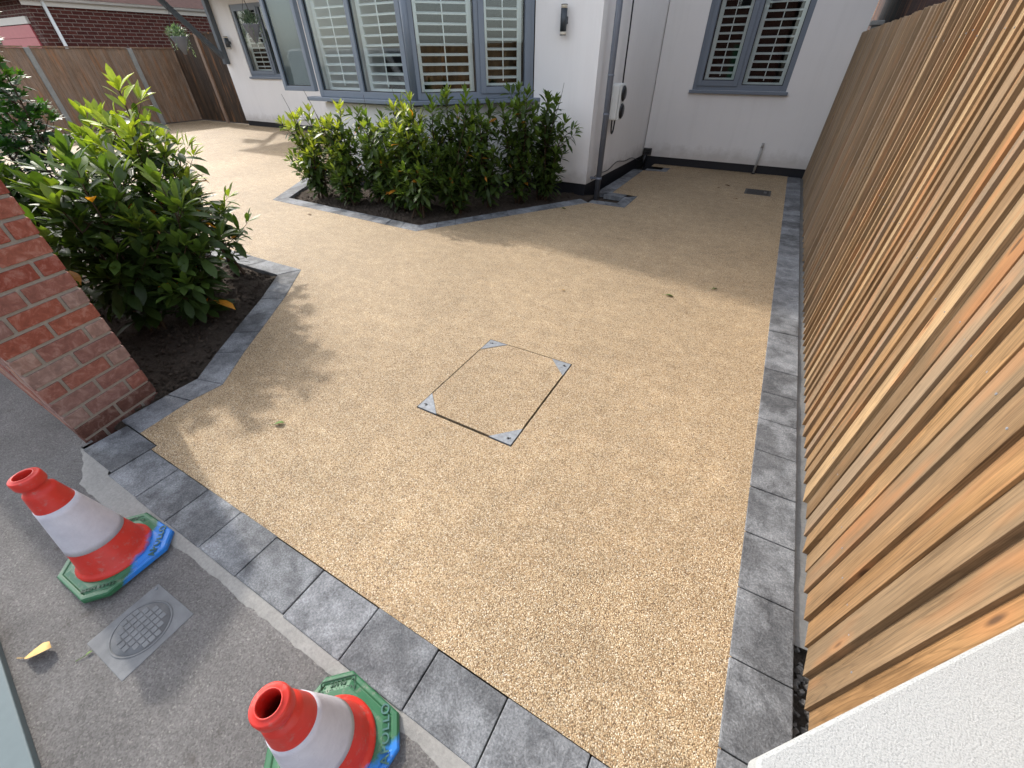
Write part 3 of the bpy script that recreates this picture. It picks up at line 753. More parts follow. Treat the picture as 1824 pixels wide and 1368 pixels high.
def cone(loc, rz, label, spray, tilt=(0, 0), box=None):
    e = empty('traffic_cone', loc, label, 'traffic cone', 'traffic cones on the pavement', rz)
    e.rotation_euler = (tilt[0], tilt[1], rz)
    hw = .168; ch = .062
    def oct_(h, c): return [(h, -h+c), (h, h-c), (h-c, h), (-h+c, h), (-h, h-c), (-h, -h+c), (-h+c, -h), (h-c, -h)]
    rings = [(hw-.004, ch, 0), (hw, ch, .004), (hw, ch, .021), (hw-.004, ch, .026), (hw-.016, ch-.002, .027), (hw-.020, ch-.004, .0225), (hw-.040, ch-.012, .031)]
    vs = []; fs = []
    for h, c, z in rings: vs += [(x, y, z) for x, y in oct_(h, c)]
    for i in range(len(rings)-1):
        for k in range(8): fs.append((i*8+k, i*8+(k+1) % 8, (i+1)*8+(k+1) % 8, (i+1)*8+k))
    n0 = (len(rings)-1)*8; fs.append(tuple(range(n0, n0+8))); fs.append(tuple(range(8))[::-1])
    mb = MB(); mb.add(vs, fs); base = mb.build('base', CGRN, e, .0025)
    mb = MB()
    prof = [(.128, .030), (.128, .040), (.122, .047), (.116, .052), (.111, .060), (.0480, .436), (.0465, .446), (.0395, .452), (.0365, .458), (.0362, .470), (.0385, .475), (.0420, .478), (.0440, .484), (.0440, .508), (.0425, .515), (.0395, .518), (.0305, .5185), (.0295, .522), (.0270, .522), (.0262, .517), (.0262, .478), (.034, .44), (.05, .38), (.09, .17), (.09, .05)]
    mb.lathe(prof, 56); body = mb.build('cone_body', CRED, e)
    def rad(z): return .111+(.0480-.111)*(z-.06)/(.436-.06)
    mb = MB(); z0, z1 = .160, .372
    mb.lathe([(rad(z0)-.002, z0)]+[(rad(z0+(z1-z0)*k/8)+.0018, z0+(z1-z0)*k/8) for k in range(9)]+[(rad(z1)-.002, z1)], 56)
    mb.build('reflective_sleeve', SLV, e)
    for o in (base, body): o['spray_dir'] = spray
    # moulded writing on the base, tops of the letters towards the cone
    q = .155*.7071
    text_mesh('APOLLO', .036, .0012, LETB, base, (q, q, .0295), R_(135))
    a = text_mesh('NETWORK\nPLUS', .0205, .0010, LETG, base, (-q, q, .0295), R_(225))
    text_mesh('BSEN 13422', .020, .0009, LETG, base, (q, -q, .0295), R_(45))
    if box:
        mb = MB(); x0, x1, y0, y1, z = -.054, .054, .130, .178, .029
        for a_, b_ in (((x0, y0), (x1, y0)), ((x1, y0), (x1, y1)), ((x1, y1), (x0, y1)), ((x0, y1), (x0, y0))):
            mb.beam((a_[0], a_[1], z), (b_[0], b_[1], z), .0018, .002)
        for x in (x0+.008, x1-.008): mb.lathe([(.0, .0), (.0035, 0), (.0035, .002), (0, .002)], 12, (x, y1-.012, z))
        o = mb.build('name_box', LETG, base); o.rotation_euler = (0, 0, R_(45))
    return e
# spray_dir is in the cone's own space
cone((-1.875, -.065, -.010), R_(2), 'red and white cone beside the chequered tap cover, blue paint on the far base corner', (.75, .66, 0), tilt=(0, R_(-3.2)))
cone((-.595, -.055, -.010), R_(-3), 'red and white cone nearest the camera against the grey setts, NETWORK PLUS on its base', (.95, -.30, 0), box=True)

# ------------------------------------------------------------ red brick gate pillar
e = empty('brick_pillar', (-2.85, .37, 0), 'red brick garden wall end with pale mortar beside the laurel bed', 'brick wall')
# the face towards the drive runs from (-2.79,.17) to (-2.90,.57)
pa = Vector((-2.775, .165)); pb = Vector((-2.885, .585)); u = (pb-pa).normalized(); nrm = Vector((-1, .012))  # the wall runs off to -x
Lp = (pb-pa).length
mpil = Matrix(((u.x, nrm.x, 0, pa.x+2.85), (u.y, nrm.y, 0, pa.y-.37), (0, 0, 1, 0), (0, 0, 0, 1)))
bl, bh, jt = (Lp-.017)/2, .0720, .0165
mb = MB(); mm = MB(); H = 14
mm.box((.006, .006, -.1), (Lp-.006, 3.2, .0), M=mpil)
for c in range(-1, H):
    z0 = c*(bh+jt)+.012; z1 = z0+bh
    inset = 0.004 if c == -1 else 0.0
    if c == -1: z0 = -.10
    if c == 0: inset = .004
    # drive face bricks
    if c % 2 == 0: cuts = [(0, bl), (bl+jt, Lp)]
    else: cuts = [(0, bl/2-jt/2), (bl/2+jt/2, bl*1.5+jt/2), (bl*1.5+jt*1.5, Lp)]
    for (a, b) in cuts:
        j = random.uniform(-.003, .003)
        col = min(1, max(0, random.random()*.8+(.2 if c > 7 and random.random() < .3 else 0)))
        if c < 6: col = .35+.5*random.random()
        if c > 8: col = .4*random.random()
        mb.box((a, inset+j, z0), (b, .105, z1), col, 1 if c <= 0 else 0, M=mpil)
    # street face bricks, running away from the drive
    x = .105+jt; k = 0
    while x < 3.1:
        ln = .105 if (c % 2 == 0 and k == 0) else .225
        mb.box((random.uniform(-.001, .001)+inset, x, z0), (.105, x+ln, z1), random.random(), M=mpil); x += ln+jt; k += 1
    x = .105+jt
    while x < 3.1:
        mb.box((Lp-.105, x, z0), (Lp, x+.225, z1), random.random(), M=mpil); x += .225+jt
zt = (H)*(bh+jt)+.006
mm.box((.010, .010, -.09), (Lp-.007, 3.2, zt-.010), M=mpil)
mm.v = mm.v[8:]; mm.f = [[i-8 for i in f] for f in mm.f[6:]]; mm.c = mm.c[6:]; mm.m = mm.m[6:]; mm.s = mm.s[6:]
mb.build('bricks', [REDB, DARKB], e, .003); mm.build('mortar', MORTB, e)

# ------------------------------------------------------------ fences
FENCE_NAILS = []
def boards(y0, y1, pitch, x, thick, thin, ztop, rnd=random):
    mb = MB(); y = y0
    while y < y1:
        p = pitch*rnd.choice((.84, .95, 1.0, 1.04, 1.08, 1.16)); ov = .018
        tk = thick*rnd.choice((.7, .9, 1.0, 1.0, 1.1, 1.2)); zt = ztop+rnd.uniform(-.006, .006); zb = .002+rnd.uniform(-.004, .008)
        xo = rnd.uniform(-.002, .003)
        # thick edge nearest the camera (low y), feathering away behind the next board
        tw = rnd.uniform(-.003, .003)
        FENCE_NAILS.append((y+.03, x-tk+xo+(tk-thin)*.03/(p+ov)))
        vs = []
        for z, dx_ in ((zb, 0), (zt*.5, tw*.5), (zt, tw)):
            vs += [(x-tk+xo+dx_, y, z), (x+.0, y, z), (x+.0, y+p+ov, z), (x-thin+xo+dx_, y+p+ov, z)]
        fs = [(0, 3, 2, 1), (8, 9, 10, 11)]
        for l in (0, 4):
            for k in range(4): a, b = l+k, l+(k+1) % 4; fs.append((b, a, a+4, b+4))
        # orientation is fixed by recalculation below
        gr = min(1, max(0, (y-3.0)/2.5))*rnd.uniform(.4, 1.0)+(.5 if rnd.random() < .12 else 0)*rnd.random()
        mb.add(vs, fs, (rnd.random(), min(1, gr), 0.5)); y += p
    return mb
e = empty('feather_edge_fence', (.66, 4.5, 0), 'tall new timber fence of vertical feather edge boards along the right side', 'fence')
def at_parent(o, e): o.location = -e.location; return o
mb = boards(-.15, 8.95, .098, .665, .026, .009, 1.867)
for yk in FENCE_NAILS:
    for z in (.29, .99, 1.69):
        zz = z+random.uniform(-.015, .015); x_ = yk[1]-.0015
        ring = [(x_, yk[0]+.0036*math.cos(a*.785), zz+.0036*math.sin(a*.785)) for a in range(8)]
        mb.add(ring+[(x_+.004, p_[1], p_[2]) for p_ in ring], [tuple(range(8))]+[(k, k+8, (k+1) % 8+8, (k+1) % 8) for k in range(8)], .5, 1)
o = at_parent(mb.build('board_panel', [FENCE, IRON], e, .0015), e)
bm = bmesh.new(); bm.from_mesh(o.data); bmesh.ops.recalc_face_normals(bm, faces=bm.faces); bm.to_mesh(o.data); bm.free()
mb = MB()
for z in (.25, .95, 1.65): mb.box((.674, -.15, z), (.742, 8.95, z+.08), random.random())
at_parent(mb.build('rails', FENCE, e), e)
for y in (.3, 2.7, 5.1, 7.5):
    mb = MB(); mb.box((.745, y, -.1), (.845, y+.1, 1.80), .3); at_parent(mb.build('post', FENCE, e, .004), e)
e = empty('concrete_post', (.70, 8.88, 0), 'mossy capped concrete post top between the fence and the house wall', 'post')
mb = MB(); mb.box((.01, -.0, 0), (.12, .07, 1.93)); mb.build('shaft', CONC, e, .006)
mb = MB(); mb.box((-.02, -.03, 1.93), (.14, .078, 1.985)); mb.build('cap', CONC, e, .012)

# far left garden fence: boards between concrete posts
e = empty('panel_fence', (-17.2, 5, 0), 'brown close board fence with concrete posts on the far left boundary', 'fence')
post_y = [-1.36, .94, 3.24, 5.54, 7.84]
for k, y0 in enumerate(post_y):
    y1 = y0+2.3 if k < 4 else 9.10
    mb = MB(); y = y0+.06; col0 = random.random()
    while y < y1-.06:
        mb.box((-17.22, y, .03), (-17.2+random.uniform(0, .008), y+.088, 1.86+random.uniform(-.005, .005)), col0*.6+.4*random.random()); y += .092
    at_parent(mb.build('board_panel', OLDF, e), e)
    mb = MB(); mb.box((-17.24, y0+.06, 1.868), (-17.16, y1-.06, 1.90)); at_parent(mb.build('capping', OLDF, e), e)
    mb = MB(); mb.box((-17.26, y0-.055, -.1), (-17.14, y0+.055, 1.87)); at_parent(mb.build('post', CONC, e, .008), e)
# dark timber side gate
e = empty('side_gate', (-15.85, 9.05, 0), 'dark weathered timber side gate between the far fence and the house', 'gate')
mb = MB(); x = -17.15
while x < -15.2:
    mb.box((x, 0, .04), (x+.14, .025, 2.17+random.uniform(-.004, .004)), random.random()); x += .145
o = mb.build('gate_boards', DARKW, e); o.location = (15.85, 0, 0)
mb = MB(); mb.box((-15.72, -.05, 0), (-15.60, -.001, 2.19), 1.0); o = mb.build('gate_post', OLDF, e, .005); o.location = (15.85, 0, 0)
mb = MB(); mb.box((-15.18, -.02, .04), (-14.53, .025, 2.2), .2); o = mb.build('fixed_panel', DARKW, e); o.location = (15.85, 0, 0)
mb = MB(); mb.box((-17.2, -.03, 2.175), (-14.53, .03, 2.21)); o = mb.build('capping', DARKW, e); o.location = (15.85, 0, 0)

# ------------------------------------------------------------ neighbour's brick house
BW1 = m_brickwall('brick_side', (0, R_(-90), 0)); BW1.node_tree.nodes['Mapping'].inputs['Rotation'].default_value = (R_(90), 0, R_(90))
BW2 = m_brickwall('brick_front', (R_(90), 0, 0))
def fixmap(m, side):
    t = m.node_tree; mp = [n for n in t.nodes if n.type == 'MAPPING'][0]; br = [n for n in t.nodes if n.type == 'TEX_BRICK'][0]
    g = [n for n in t.nodes if n.type == 'NEW_GEOMETRY'][0]
    sx = t.nodes.new('ShaderNodeSeparateXYZ'); cb = t.nodes.new('ShaderNodeCombineXYZ')
    t.links.new(g.outputs['Position'], sx.inputs[0]); t.links.new(sx.outputs[1 if side else 0], cb.inputs[0]); t.links.new(sx.outputs[2], cb.inputs[1])
    t.links.new(cb.outputs[0], br.inputs['Vector'])
fixmap(BW1, True); fixmap(BW2, False)
e = empty('brick_house', (-19.5, 6.84, 0), 'dark red brick house with white gutter behind the far fence', 'house')
mb = MB()
mb.add([(0, 0, 0), (0, 12, 0), (0, 12, 3.0), (0, 0, 3.0)], [(0, 1, 2, 3)], mat=0)
mb.add([(0, 0, 0), (0, 0, 3.0), (-8, 0, 3.0), (-8, 0, 0)], [(0, 1, 2, 3)], mat=1)
mb.add([(-8, 0, 0), (-8, 0, 3), (-8, 12, 3), (-8, 12, 0), (0, 12, 0), (0, 12, 3)], [(0, 1, 2, 3), (3, 2, 5, 4)], mat=0)
mb.build('wall', [BW1, BW2], e)
mb = MB(); mb.box((.0, -.1, 2.82), (.06, 12, 3.02)); mb.build('fascia', CREAM, e)
mb = MB(); mb.tube([(.13, -.1, 3.0), (.13, 12, 3.0)], .07, 12); mb.build('gutter', WPVC, e)
mb = MB(); mb.tube([(.07, .38, 0), (.07, .38, 2.98)], .045, 12); mb.build('downpipe', WPVC, e)
mb = MB(); mb.add([(.25, -.4, 3.0), (.25, 12, 3.0), (-4, 12, 6), (-4, -.4, 6), (-8.3, -.4, 3), (-8.3, 12, 3), (.25, -.4, 2.95), (-8.3, -.4, 2.95)], [(0, 1, 2, 3), (3, 2, 5, 4), (0, 3, 4, 7, 6)])
mb.build('roof', TILE, e)
mb = MB()
for k in range(7): mb.box((-3.2, -.04-.003*(k % 2), .4+k*.29), (-.42, -.001, .4+k*.29+.282))
mb.build('garage_door', PINK, e)
mb = MB(); mb.box((-3.4, -.06, 2.44), (-.36, -.001, 2.60)); mb.build('lintel', CREAM, e)
# dark stained timber outbuilding beyond the right fence
e = empty('timber_outbuilding', (1.0, 8, 0), 'dark stained timber outbuilding rising above the right fence end', 'outbuilding')
mb = MB(); y = -3.5
while y < 8.5: mb.box((0, y, 0), (.03+.01*random.random(), y+.14, 3.4), random.random()); y += .145
mb.box((.05, -3.5, 0), (2.5, 8.5, 3.4), .3)
mb.build('wall', SHEDW, e)
mb = MB(); mb.box((-.1, -3.7, 3.4), (2.7, 8.7, 3.5)); mb.build('roof', TILE, e)

# ------------------------------------------------------------ shrubs
def leaf_add(mb, p, d, up, L, wd, curl, col, fold=.25):
    """pointed oval leaf: two halves folded on the midrib, drooping by curl"""
    d = d.normalized(); side = d.cross(up)
    if side.length < 1e-3: side = d.orthogonal()
    side.normalize(); nrm = side.cross(d).normalized()
    vs = []; n = 4; ws = (.0, .62, 1.0, .88, .0)
    for i in range(n+1):
        t = i/n; c = p+d*(L*t)-nrm*(curl*L*t*t)
        if i in (0, n): vs.append(c)
        else:
            w = wd*.5*ws[i]; vs += [c-side*w+nrm*(w*fold), c, c+side*w+nrm*(w*fold)]
    fs = [(0, 2, 1), (0, 3, 2), (1, 2, 5, 4), (2, 3, 6, 5), (4, 5, 8, 7), (5, 6, 9, 8), (7, 8, 10), (8, 9, 10)]
    mb.add(vs, fs, col, smooth=True)
def lobed_add(mb, p, d, up, L, col):
    d = d.normalized(); side = d.cross(up).normalized(); nrm = side.cross(d).normalized()
    pts = []
    for a, r in ((-150, .35), (-100, .75), (-75, .42), (-48, .95), (-24, .5), (0, 1.1), (24, .5), (48, .95), (75, .42), (100, .75), (150, .35)):
        a = R_(a); pts.append(p+d*(.35*L)+(d*math.cos(a)+side*math.sin(a))*r*L*.55-nrm*(.12*L*abs(math.sin(a))*r))
    c = p+d*(.35*L)+nrm*.02*L
    mb.add([c]+pts, [(0, i, i+1) for i in range(1, len(pts))]+[(0, len(pts), 1)], col, smooth=False)
def shrub(name, loc, stems, label, group, leafL=.11, leafW=.036, seed=1, density=1.0, bright=.5, old=.012, mat=None, lobed=False, lean=(0, 0), category='shrub'):
    rnd = random.Random(seed)
    e = empty(name, loc, label, category, group)
    lv = MB(); st = MB()
    UP = Vector((0, 0, 1))
    def twig(pts, r0, leafstart, tip_bright, sp, L0):
        st.tube(pts, [r0*(1-.75*i/(len(pts)-1)) for i in range(len(pts))], 5, .5, cap=False)
        # arc length walk
        tot = sum((pts[i+1]-pts[i]).length for i in range(len(pts)-1)); s = tot*leafstart; az = rnd.random()*6.28
        while s < tot:
            a = s; i = 0
            while i < len(pts)-2 and a > (pts[i+1]-pts[i]).length: a -= (pts[i+1]-pts[i]).length; i += 1
            seg = (pts[i+1]-pts[i]); p = pts[i]+seg.normalized()*a; ax = seg.normalized()
            o = ax.orthogonal().normalized(); o = (o*math.cos(az)+ax.cross(o)*math.sin(az)); az += 2.4+rnd.uniform(-.4, .4)
            f = s/tot; tipn = max(0, (f-.55)/.45)
            rise = .25+.9*tipn+rnd.uniform(-.25, .25)
            d = o+ax*rise+Vector((0, 0, -.25+.35*tipn))
            g = tipn*tip_bright+rnd.uniform(-.12, .18)
            g = min(.9, max(.02, g)) if rnd.random() > old else 1.0
            L = L0*rnd.choice((.55, .75, .9, 1.0, 1.1, 1.2))*(1-.25*tipn)
            col = (g, rnd.random(), 0)
            if lobed: lobed_add(lv, p+o*.02, d, UP+o*rnd.uniform(-.3, .3), L, col)
            else: leaf_add(lv, p+o*.006, d, UP+Vector((rnd.uniform(-.35, .35), rnd.uniform(-.35, .35), 0)), L, leafW/leafL*L*rnd.uniform(.85, 1.15), rnd.uniform(-.02, .38), col, rnd.uniform(.1, .45))
            s += sp*rnd.uniform(.7, 1.3)/density
        # whorl at the tip
        ax = (pts[-1]-pts[-2]).normalized()
        for k in range(5):
            o = ax.orthogonal().normalized(); aa = k*1.257+rnd.random(); o = o*math.cos(aa)+ax.cross(o)*math.sin(aa)
            g = min(.9, tip_bright*rnd.uniform(.85, 1.25))
            if lobed: lobed_add(lv, pts[-1], o*.6+ax*.6, UP, L0*.7, (g, rnd.random(), 0))
            else: leaf_add(lv, pts[-1], o*.55+ax*rnd.uniform(.6, 1.3), UP, L0*rnd.uniform(.6, .95), leafW*rnd.uniform(.6, .85), rnd.uniform(-.1, .2), (g, rnd.random(), 0), .35)
    for (bx, by, tx, ty, h) in stems:
        b = Vector((bx, by, -.03)); t = Vector((tx, ty, h)); n = 9; pts = []
        bow = Vector((rnd.uniform(-.05, .05), rnd.uniform(-.05, .05), 0))
        for i in range(n+1):
            f = i/n; q = b.lerp(t, f)
            q.x = b.x+(t.x-b.x)*f**.8; q.y = b.y+(t.y-b.y)*f**.8
            pts.append(q+bow*math.sin(f*math.pi)+Vector((rnd.uniform(-.008, .008), rnd.uniform(-.008, .008), 0)))
        br = bright*rnd.uniform(.75, 1.25)
        twig(pts, .009+.004*h, .12, br, .023, leafL)
        ns = int(h*9*density)
        for k in range(ns):
            f = .12+.74*(k+rnd.random())/ns; i = int(f*n); p = pts[i].lerp(pts[i+1], f*n-i)
            az = rnd.random()*6.28; ln = rnd.uniform(.14, .34)*(1.15-.6*f)*h**.4
            d = Vector((math.cos(az), math.sin(az), rnd.uniform(.35, 1.1))).normalized()
            q = [p+d*(ln*j/4)+Vector((0, 0, .05*ln*j*j/4)) for j in range(5)]
            twig(q, .005, .15, br*(.35+.75*f), .026, leafL*.95)
    if group == 'laurels in the bed under the bay window' and rnd.random() < .6:
        a = rnd.random()*6.28; q = Vector((0, 0, .5)); d = Vector((math.cos(a)*.3, math.sin(a)*.3, 1)); h = stems[0][4]
        st.tube([q+d*(h*k/5*.72)+Vector((.01*math.sin(k*2), 0, 0)) for k in range(6)], [.005, .0045, .004, .0035, .003, .002], 5)
    lv.build('foliage', mat or LAUREL, e); st.build('stem', BARK, e)
    return e
# the laurels of the left bed: (base x, base y, top x, top y, height) relative to the shrub
GL = 'laurels in the left flower bed'
shrub('laurel_shrub', (-3.56, 1.32, 0), [(.0, 0, .10, .08, .98), (.03, .02, -.04, .2, .85), (-.04, .0, .05, -.16, .75), (0, -.05, -.12, -.1, 1.05), (.02, 0, .14, -.04, .6)], 'dense glossy laurel nearest the sett corner, its right edge over the soil', GL, .185, .066, 11, 1.0, .55, mat=LAUREL2)
shrub('laurel_shrub', (-3.75, 1.02, 0), [(.0, 0, .08, -.12, .92), (.03, .02, -.12, .12, 1.15), (-.04, .0, .14, .04, 1.1), (0, -.05, -.2, -.1, .95)], 'laurel close behind the brick wall with drooping lower leaves', GL, .19, .068, 12, 1.0, .5, mat=LAUREL2)
shrub('laurel_shrub', (-4.15, 1.55, 0), [(.0, 0, .08, .12, 1.45), (.03, .02, -.22, .1, 1.2), (-.04, .0, .25, .0, 1.22), (0, -.05, .05, -.2, 1.1)], 'tallest laurel of the left bed with pale upright shoots', GL, .18, .063, 13, 1.0, .85, mat=LAUREL2)
shrub('laurel_shrub', (-4.75, 1.55, 0), [(.0, 0, -.08, .12, 1.25), (.03, .02, -.22, .1, 1.1), (-.04, .0, .2, .1, 1.25), (0, -.05, .05, -.2, 1.0)], 'bright tipped laurel left of the tallest shoots', GL, .18, .063, 14, .95, .8, mat=LAUREL2)
shrub('laurel_shrub', (-4.15, 1.95, 0), [(.0, 0, -.02, -.16, 1.22), (.03, .02, -.22, .0, 1.1), (-.04, .0, -.36, .04, 1.1)], 'slender laurel at the back edge of the left bed against the drive', GL, .16, .056, 15, .9, .7, mat=LAUREL2)
shrub('laurel_shrub', (-4.9, .95, 0), [(.0, 0, .12, .02, 1.0), (.03, .02, -.15, .1, 1.1), (-.04, .0, -.2, -.04, .9)], 'dark laurel low behind the wall at the left edge', GL, .18, .063, 16, 1.0, .45, mat=LAUREL2)
shrub('maple_bush', (-5.3, 1.35, 0), [(0, 0, -.1, .1, 2.05), (0, 0, .15, .1, 1.6), (.02, 0, .1, -.2, 1.75), (0, 0, -.3, -.1, 1.9), (0, 0, .25, -.05, 1.35)], 'tall dark bush with lobed leaves at the far left edge', None, .12, .05, 17, .9, .6, .0, MAPLE, True, category='bush')
GB = 'laurels in the bed under the bay window'
bay = [(-5.02, 4.22, .72, .6, .03, 'short laurel at the front of the bed, second gap from the left'),
       (-4.05, 4.62, 1.05, .55, .02, 'laurel against the bay wall left of the post, half hidden'),
       (-3.42, 4.62, .70, .35, .03, 'low dark laurel right of the bed tip'),
       (-5.72, 4.32, .95, .85, .035, 'leftmost laurel under the bay, bright green and leaning over the corner'),
       (-5.28, 4.40, 1.0, .8, .03, 'second laurel from the left under the bay, pale upright tips'),
       (-4.72, 4.50, .92, .5, .03, 'laurel under the middle of the bay front with wall showing left of it'),
       (-4.28, 4.36, .85, .5, .02, 'low bushy laurel before the bay front'),
       (-3.80, 4.22, 1.10, .7, .03, 'tall laurel at the tip of the bed with yellowing leaves'),
       (-3.62, 4.80, 1.12, .45, .05, 'laurel behind the bed tip with the most orange leaves'),
       (-3.22, 5.08, 1.0, .3, .04, 'rounded dark laurel below the right cant of the bay'),
       (-2.98, 5.45, 1.12, .35, .03, 'dark laurel below the end of the bay sill'),
       (-2.72, 5.75, 1.08, .3, .02, 'rightmost laurel against the pier, fanning towards the downpipe')]
for i, (x, y, h, br, old, lab) in enumerate(bay):
    rnd = random.Random(100+i); stems = []
    for k in range(5):
        a = rnd.random()*6.28; r = rnd.uniform(.06, .36)
        stems.append((rnd.uniform(-.08, .08), rnd.uniform(-.06, .06), r*math.cos(a), r*math.sin(a)*.7, h*1.12*(1 if k == 0 else rnd.uniform(.5, 1.06))))
    if i == 11: stems.append((0, 0, .30, -.02, .95)); stems.append((.05, 0, .22, -.1, .6))
    if i == 3: stems.append((0, 0, -.22, .0, .95))
    shrub('laurel_shrub', (x, y, 0), stems, lab, GB, .152, .053, 30+i, 1.15, br, old*.3)

# crumbly clods and litter on the soil of the beds
mb = MB(); rnd = random.Random(5)
def clod(x, y, r):
    mo = Matrix.Translation((x, y, -.02+r*.2)) @ Euler((rnd.random()*6, rnd.random()*6, rnd.random()*6)).to_matrix().to_4x4()
    vs = [mo @ Vector((a*r*rnd.uniform(.6, 1.2), b*r*rnd.uniform(.6, 1.2), c_*r*rnd.uniform(.5, 1))) for a, b, c_ in ((1, 0, 0), (-1, 0, 0), (0, 1, 0), (0, -1, 0), (0, 0, 1), (0, 0, -1))]
    mb.add(vs, [(0, 2, 4), (2, 1, 4), (1, 3, 4), (3, 0, 4), (2, 0, 5), (1, 2, 5), (3, 1, 5), (0, 3, 5)], rnd.random(), smooth=False)
for k in range(2600):
    y = rnd.uniform(.36, 2.05); xr = -2.84-.10*max(0, y-.75)/.3 if y < 1.05 else -2.98-.46*(y-1.05)/.65
    if y > 1.7: xr = -3.46-.31*(y-1.7)/.39
    x = xr-.01-rnd.random()**1.3*1.6; clod(x, y, .004+.022*rnd.random()**3)
for k in range(1500):
    t_ = rnd.random(); x = -6.0+3.6*t_; yf = 3.95 if x < -3.5 else 3.95+(x+3.5)*1.58
    clod(x, yf+.03+rnd.random()**1.5*.8, .005+.018*rnd.random()**3)
mb.build('soil_clods', SOIL, kind='stuff')

# hanging baskets
def basket(loc, label, hook):
    e = empty('hanging_basket', loc, label, 'hanging basket', 'hanging baskets by the porch')
    mb = MB(); mb.lathe([(.0, -.34), (.03, -.34), (.19, .0), (.20, .02), (.17, .02), (.0, -.02)], 24); mb.build('pot', PIPE, e)
    mb = MB()
    for k in range(3):
        a = k*2.09; mb.tube([(.18*math.cos(a), .18*math.sin(a), .02), (0, 0, .5)], .004, 5)
    mb.tube([(0, 0, .5), (0, 0, hook)], .004, 5); mb.build('chain', BLACKP, e)
    lv = MB(); rnd = random.Random(int(abs(loc[0])*100))
    for k in range(330):
        a = rnd.random()*6.28; r = rnd.random()**.6*.22; z = rnd.uniform(0, .24)*(1-r*2)
        d = Vector((math.cos(a)*r*4, math.sin(a)*r*4, rnd.uniform(.1, 1.2)))
        leaf_add(lv, Vector((math.cos(a)*r, math.sin(a)*r, z+.01)), d, Vector((0, 0, 1)), rnd.uniform(.05, .1), .028, .1, (rnd.uniform(.1, .8), rnd.random(), 0))
    for k in range(12):
        a = rnd.random()*6.28; x, y = .21*math.cos(a), .21*math.sin(a); n = rnd.randint(5, 14)
        for j in range(n):
            lv_d = Vector((rnd.uniform(-1, 1), rnd.uniform(-1, 1), -.5)); leaf_add(lv, Vector((x+rnd.uniform(-.01, .01), y, .02-j*.03)), lv_d, Vector((0, 0, 1)), .04, .02, .1, (rnd.uniform(.5, .9), rnd.random(), 0))
    lv.build('foliage', SUCC, e); return e
basket((-14.2, 7.75, 2.05), 'grey hanging basket of trailing succulents in front of the brick wall', 1.0)
basket((-11.9, 8.3, 2.25), 'grey hanging basket of trailing succulents in front of the small window', .8)

# ------------------------------------------------------------ fallen leaves
def fallen(p, L, w, rz, mat, label, curl=.2, z=.006, cat='leaf'):
    mb = MB(); rnd = random.Random(int(abs(p[0]*971+p[1]*313)))
    leaf_add(mb, Vector((-L/2, 0, .002)), Vector((1, 0, .12)), Vector((0, .35, 1)), L, w, curl, .5, .5)
    mb.tube([(-L/2, 0, .002), (-L/2-.025, .006, .001)], .0012, 5)
    o = mb.build('fallen_leaf', mat, label=label, cat=cat, group='fallen leaves'); o.location = (p[0], p[1], z); o.rotation_euler = (0, 0, rz)
    s = o.modifiers.new('thick', 'SOLIDIFY'); s.thickness = .0008
fallen((-.37, 3.45), .075, .04, .3, LGRN, 'green leaf lying on the gravel just inside the house shadow', .3)
fallen((-.05, 3.78), .05, .03, 1.0, LGRN, 'small dark green leaf further back on the shaded gravel', .3)
fallen((-1.22, 3.10), .035, .02, .3, LDRY, 'tiny tan leaf scrap on the gravel in the middle of the drive')
fallen((-1.96, .77), .06, .032, .8, LGRN, 'pale green leaf on the gravel near the left setts', .1)
fallen((-1.70, -.385), .095, .058, .75, LDRY, 'curled dry yellow leaf on the asphalt near the left cone', -.12, -.006)
fallen((-1.555, -.30), .022, .010, 1.4, LGRN, 'pale leaf fragment on the asphalt beside the tap cover', .1, -.008)
fallen((-.41, 7.80), .10, .035, .1, LBRN, 'larger brown leaf left of the drain cover', .3)
fallen((-.52, 7.58), .05, .03, 1.2, LBRN, 'smaller brown leaf left of the drain cover', .3)
fallen((-.20, 7.02), .04, .02, .2, LBRN, 'tiny brown leaf in front of the drain cover')
fallen((-5.08, 3.54), .06, .03, .2, LBRN, 'brown leaf on the gravel before the bay bed setts')
fallen((-2.22, 5.40), .07, .035, .2, LGRN, 'green leaf resting on the setts right of the bay bed')
# ------------------------------------------------------------ near objects
# white stippled coping slab on a pier, close to the camera at the right
cz = 1.0
A = at(1350, 1348, cz); B = at(1824, 1108, cz); D = (B-A).normalized()
e = empty('white_pier', (0, 0, 0), 'white stippled coping slab at the near right corner', 'pier')
far = A+D*1.1
mb = MB(); mb.prism([(A.x, A.y), (far.x, far.y), (far.x+.35, far.y-.9), (A.x+.01, A.y-.45)], cz-.035, cz); mb.build('coping', STIP, e, .004)
mb = MB(); mb.prism([(A.x+.35, A.y-.05), (far.x-.1, far.y-.35), (far.x+.1, far.y-.8), (A.x+.35, A.y-.4)], -.1, cz-.035); mb.build('pier_body', WHITE, e)
# teal board lying at the kerb
mb = MB(); a = at(-60, 960, .02); b = at(70, 1395, .02)
p0 = at(0, 1172, .02); p1 = at(62, 1368, .02); d = (p1-p0).normalized(); q0 = p0-d*.5; q1 = p1+d*.6; nn = Vector((d.y, -d.x, 0))
if nn.y > 0: nn = -nn
q2 = q1+nn*.5; q3 = q0+nn*.5
mb.prism([(v.x, v.y) for v in (q0, q1, q2, q3)], -.012, .02); mb.build('ground_board', TEAL, bevel=.004, label='flat teal grey board lying on the asphalt at the bottom left', cat='board')

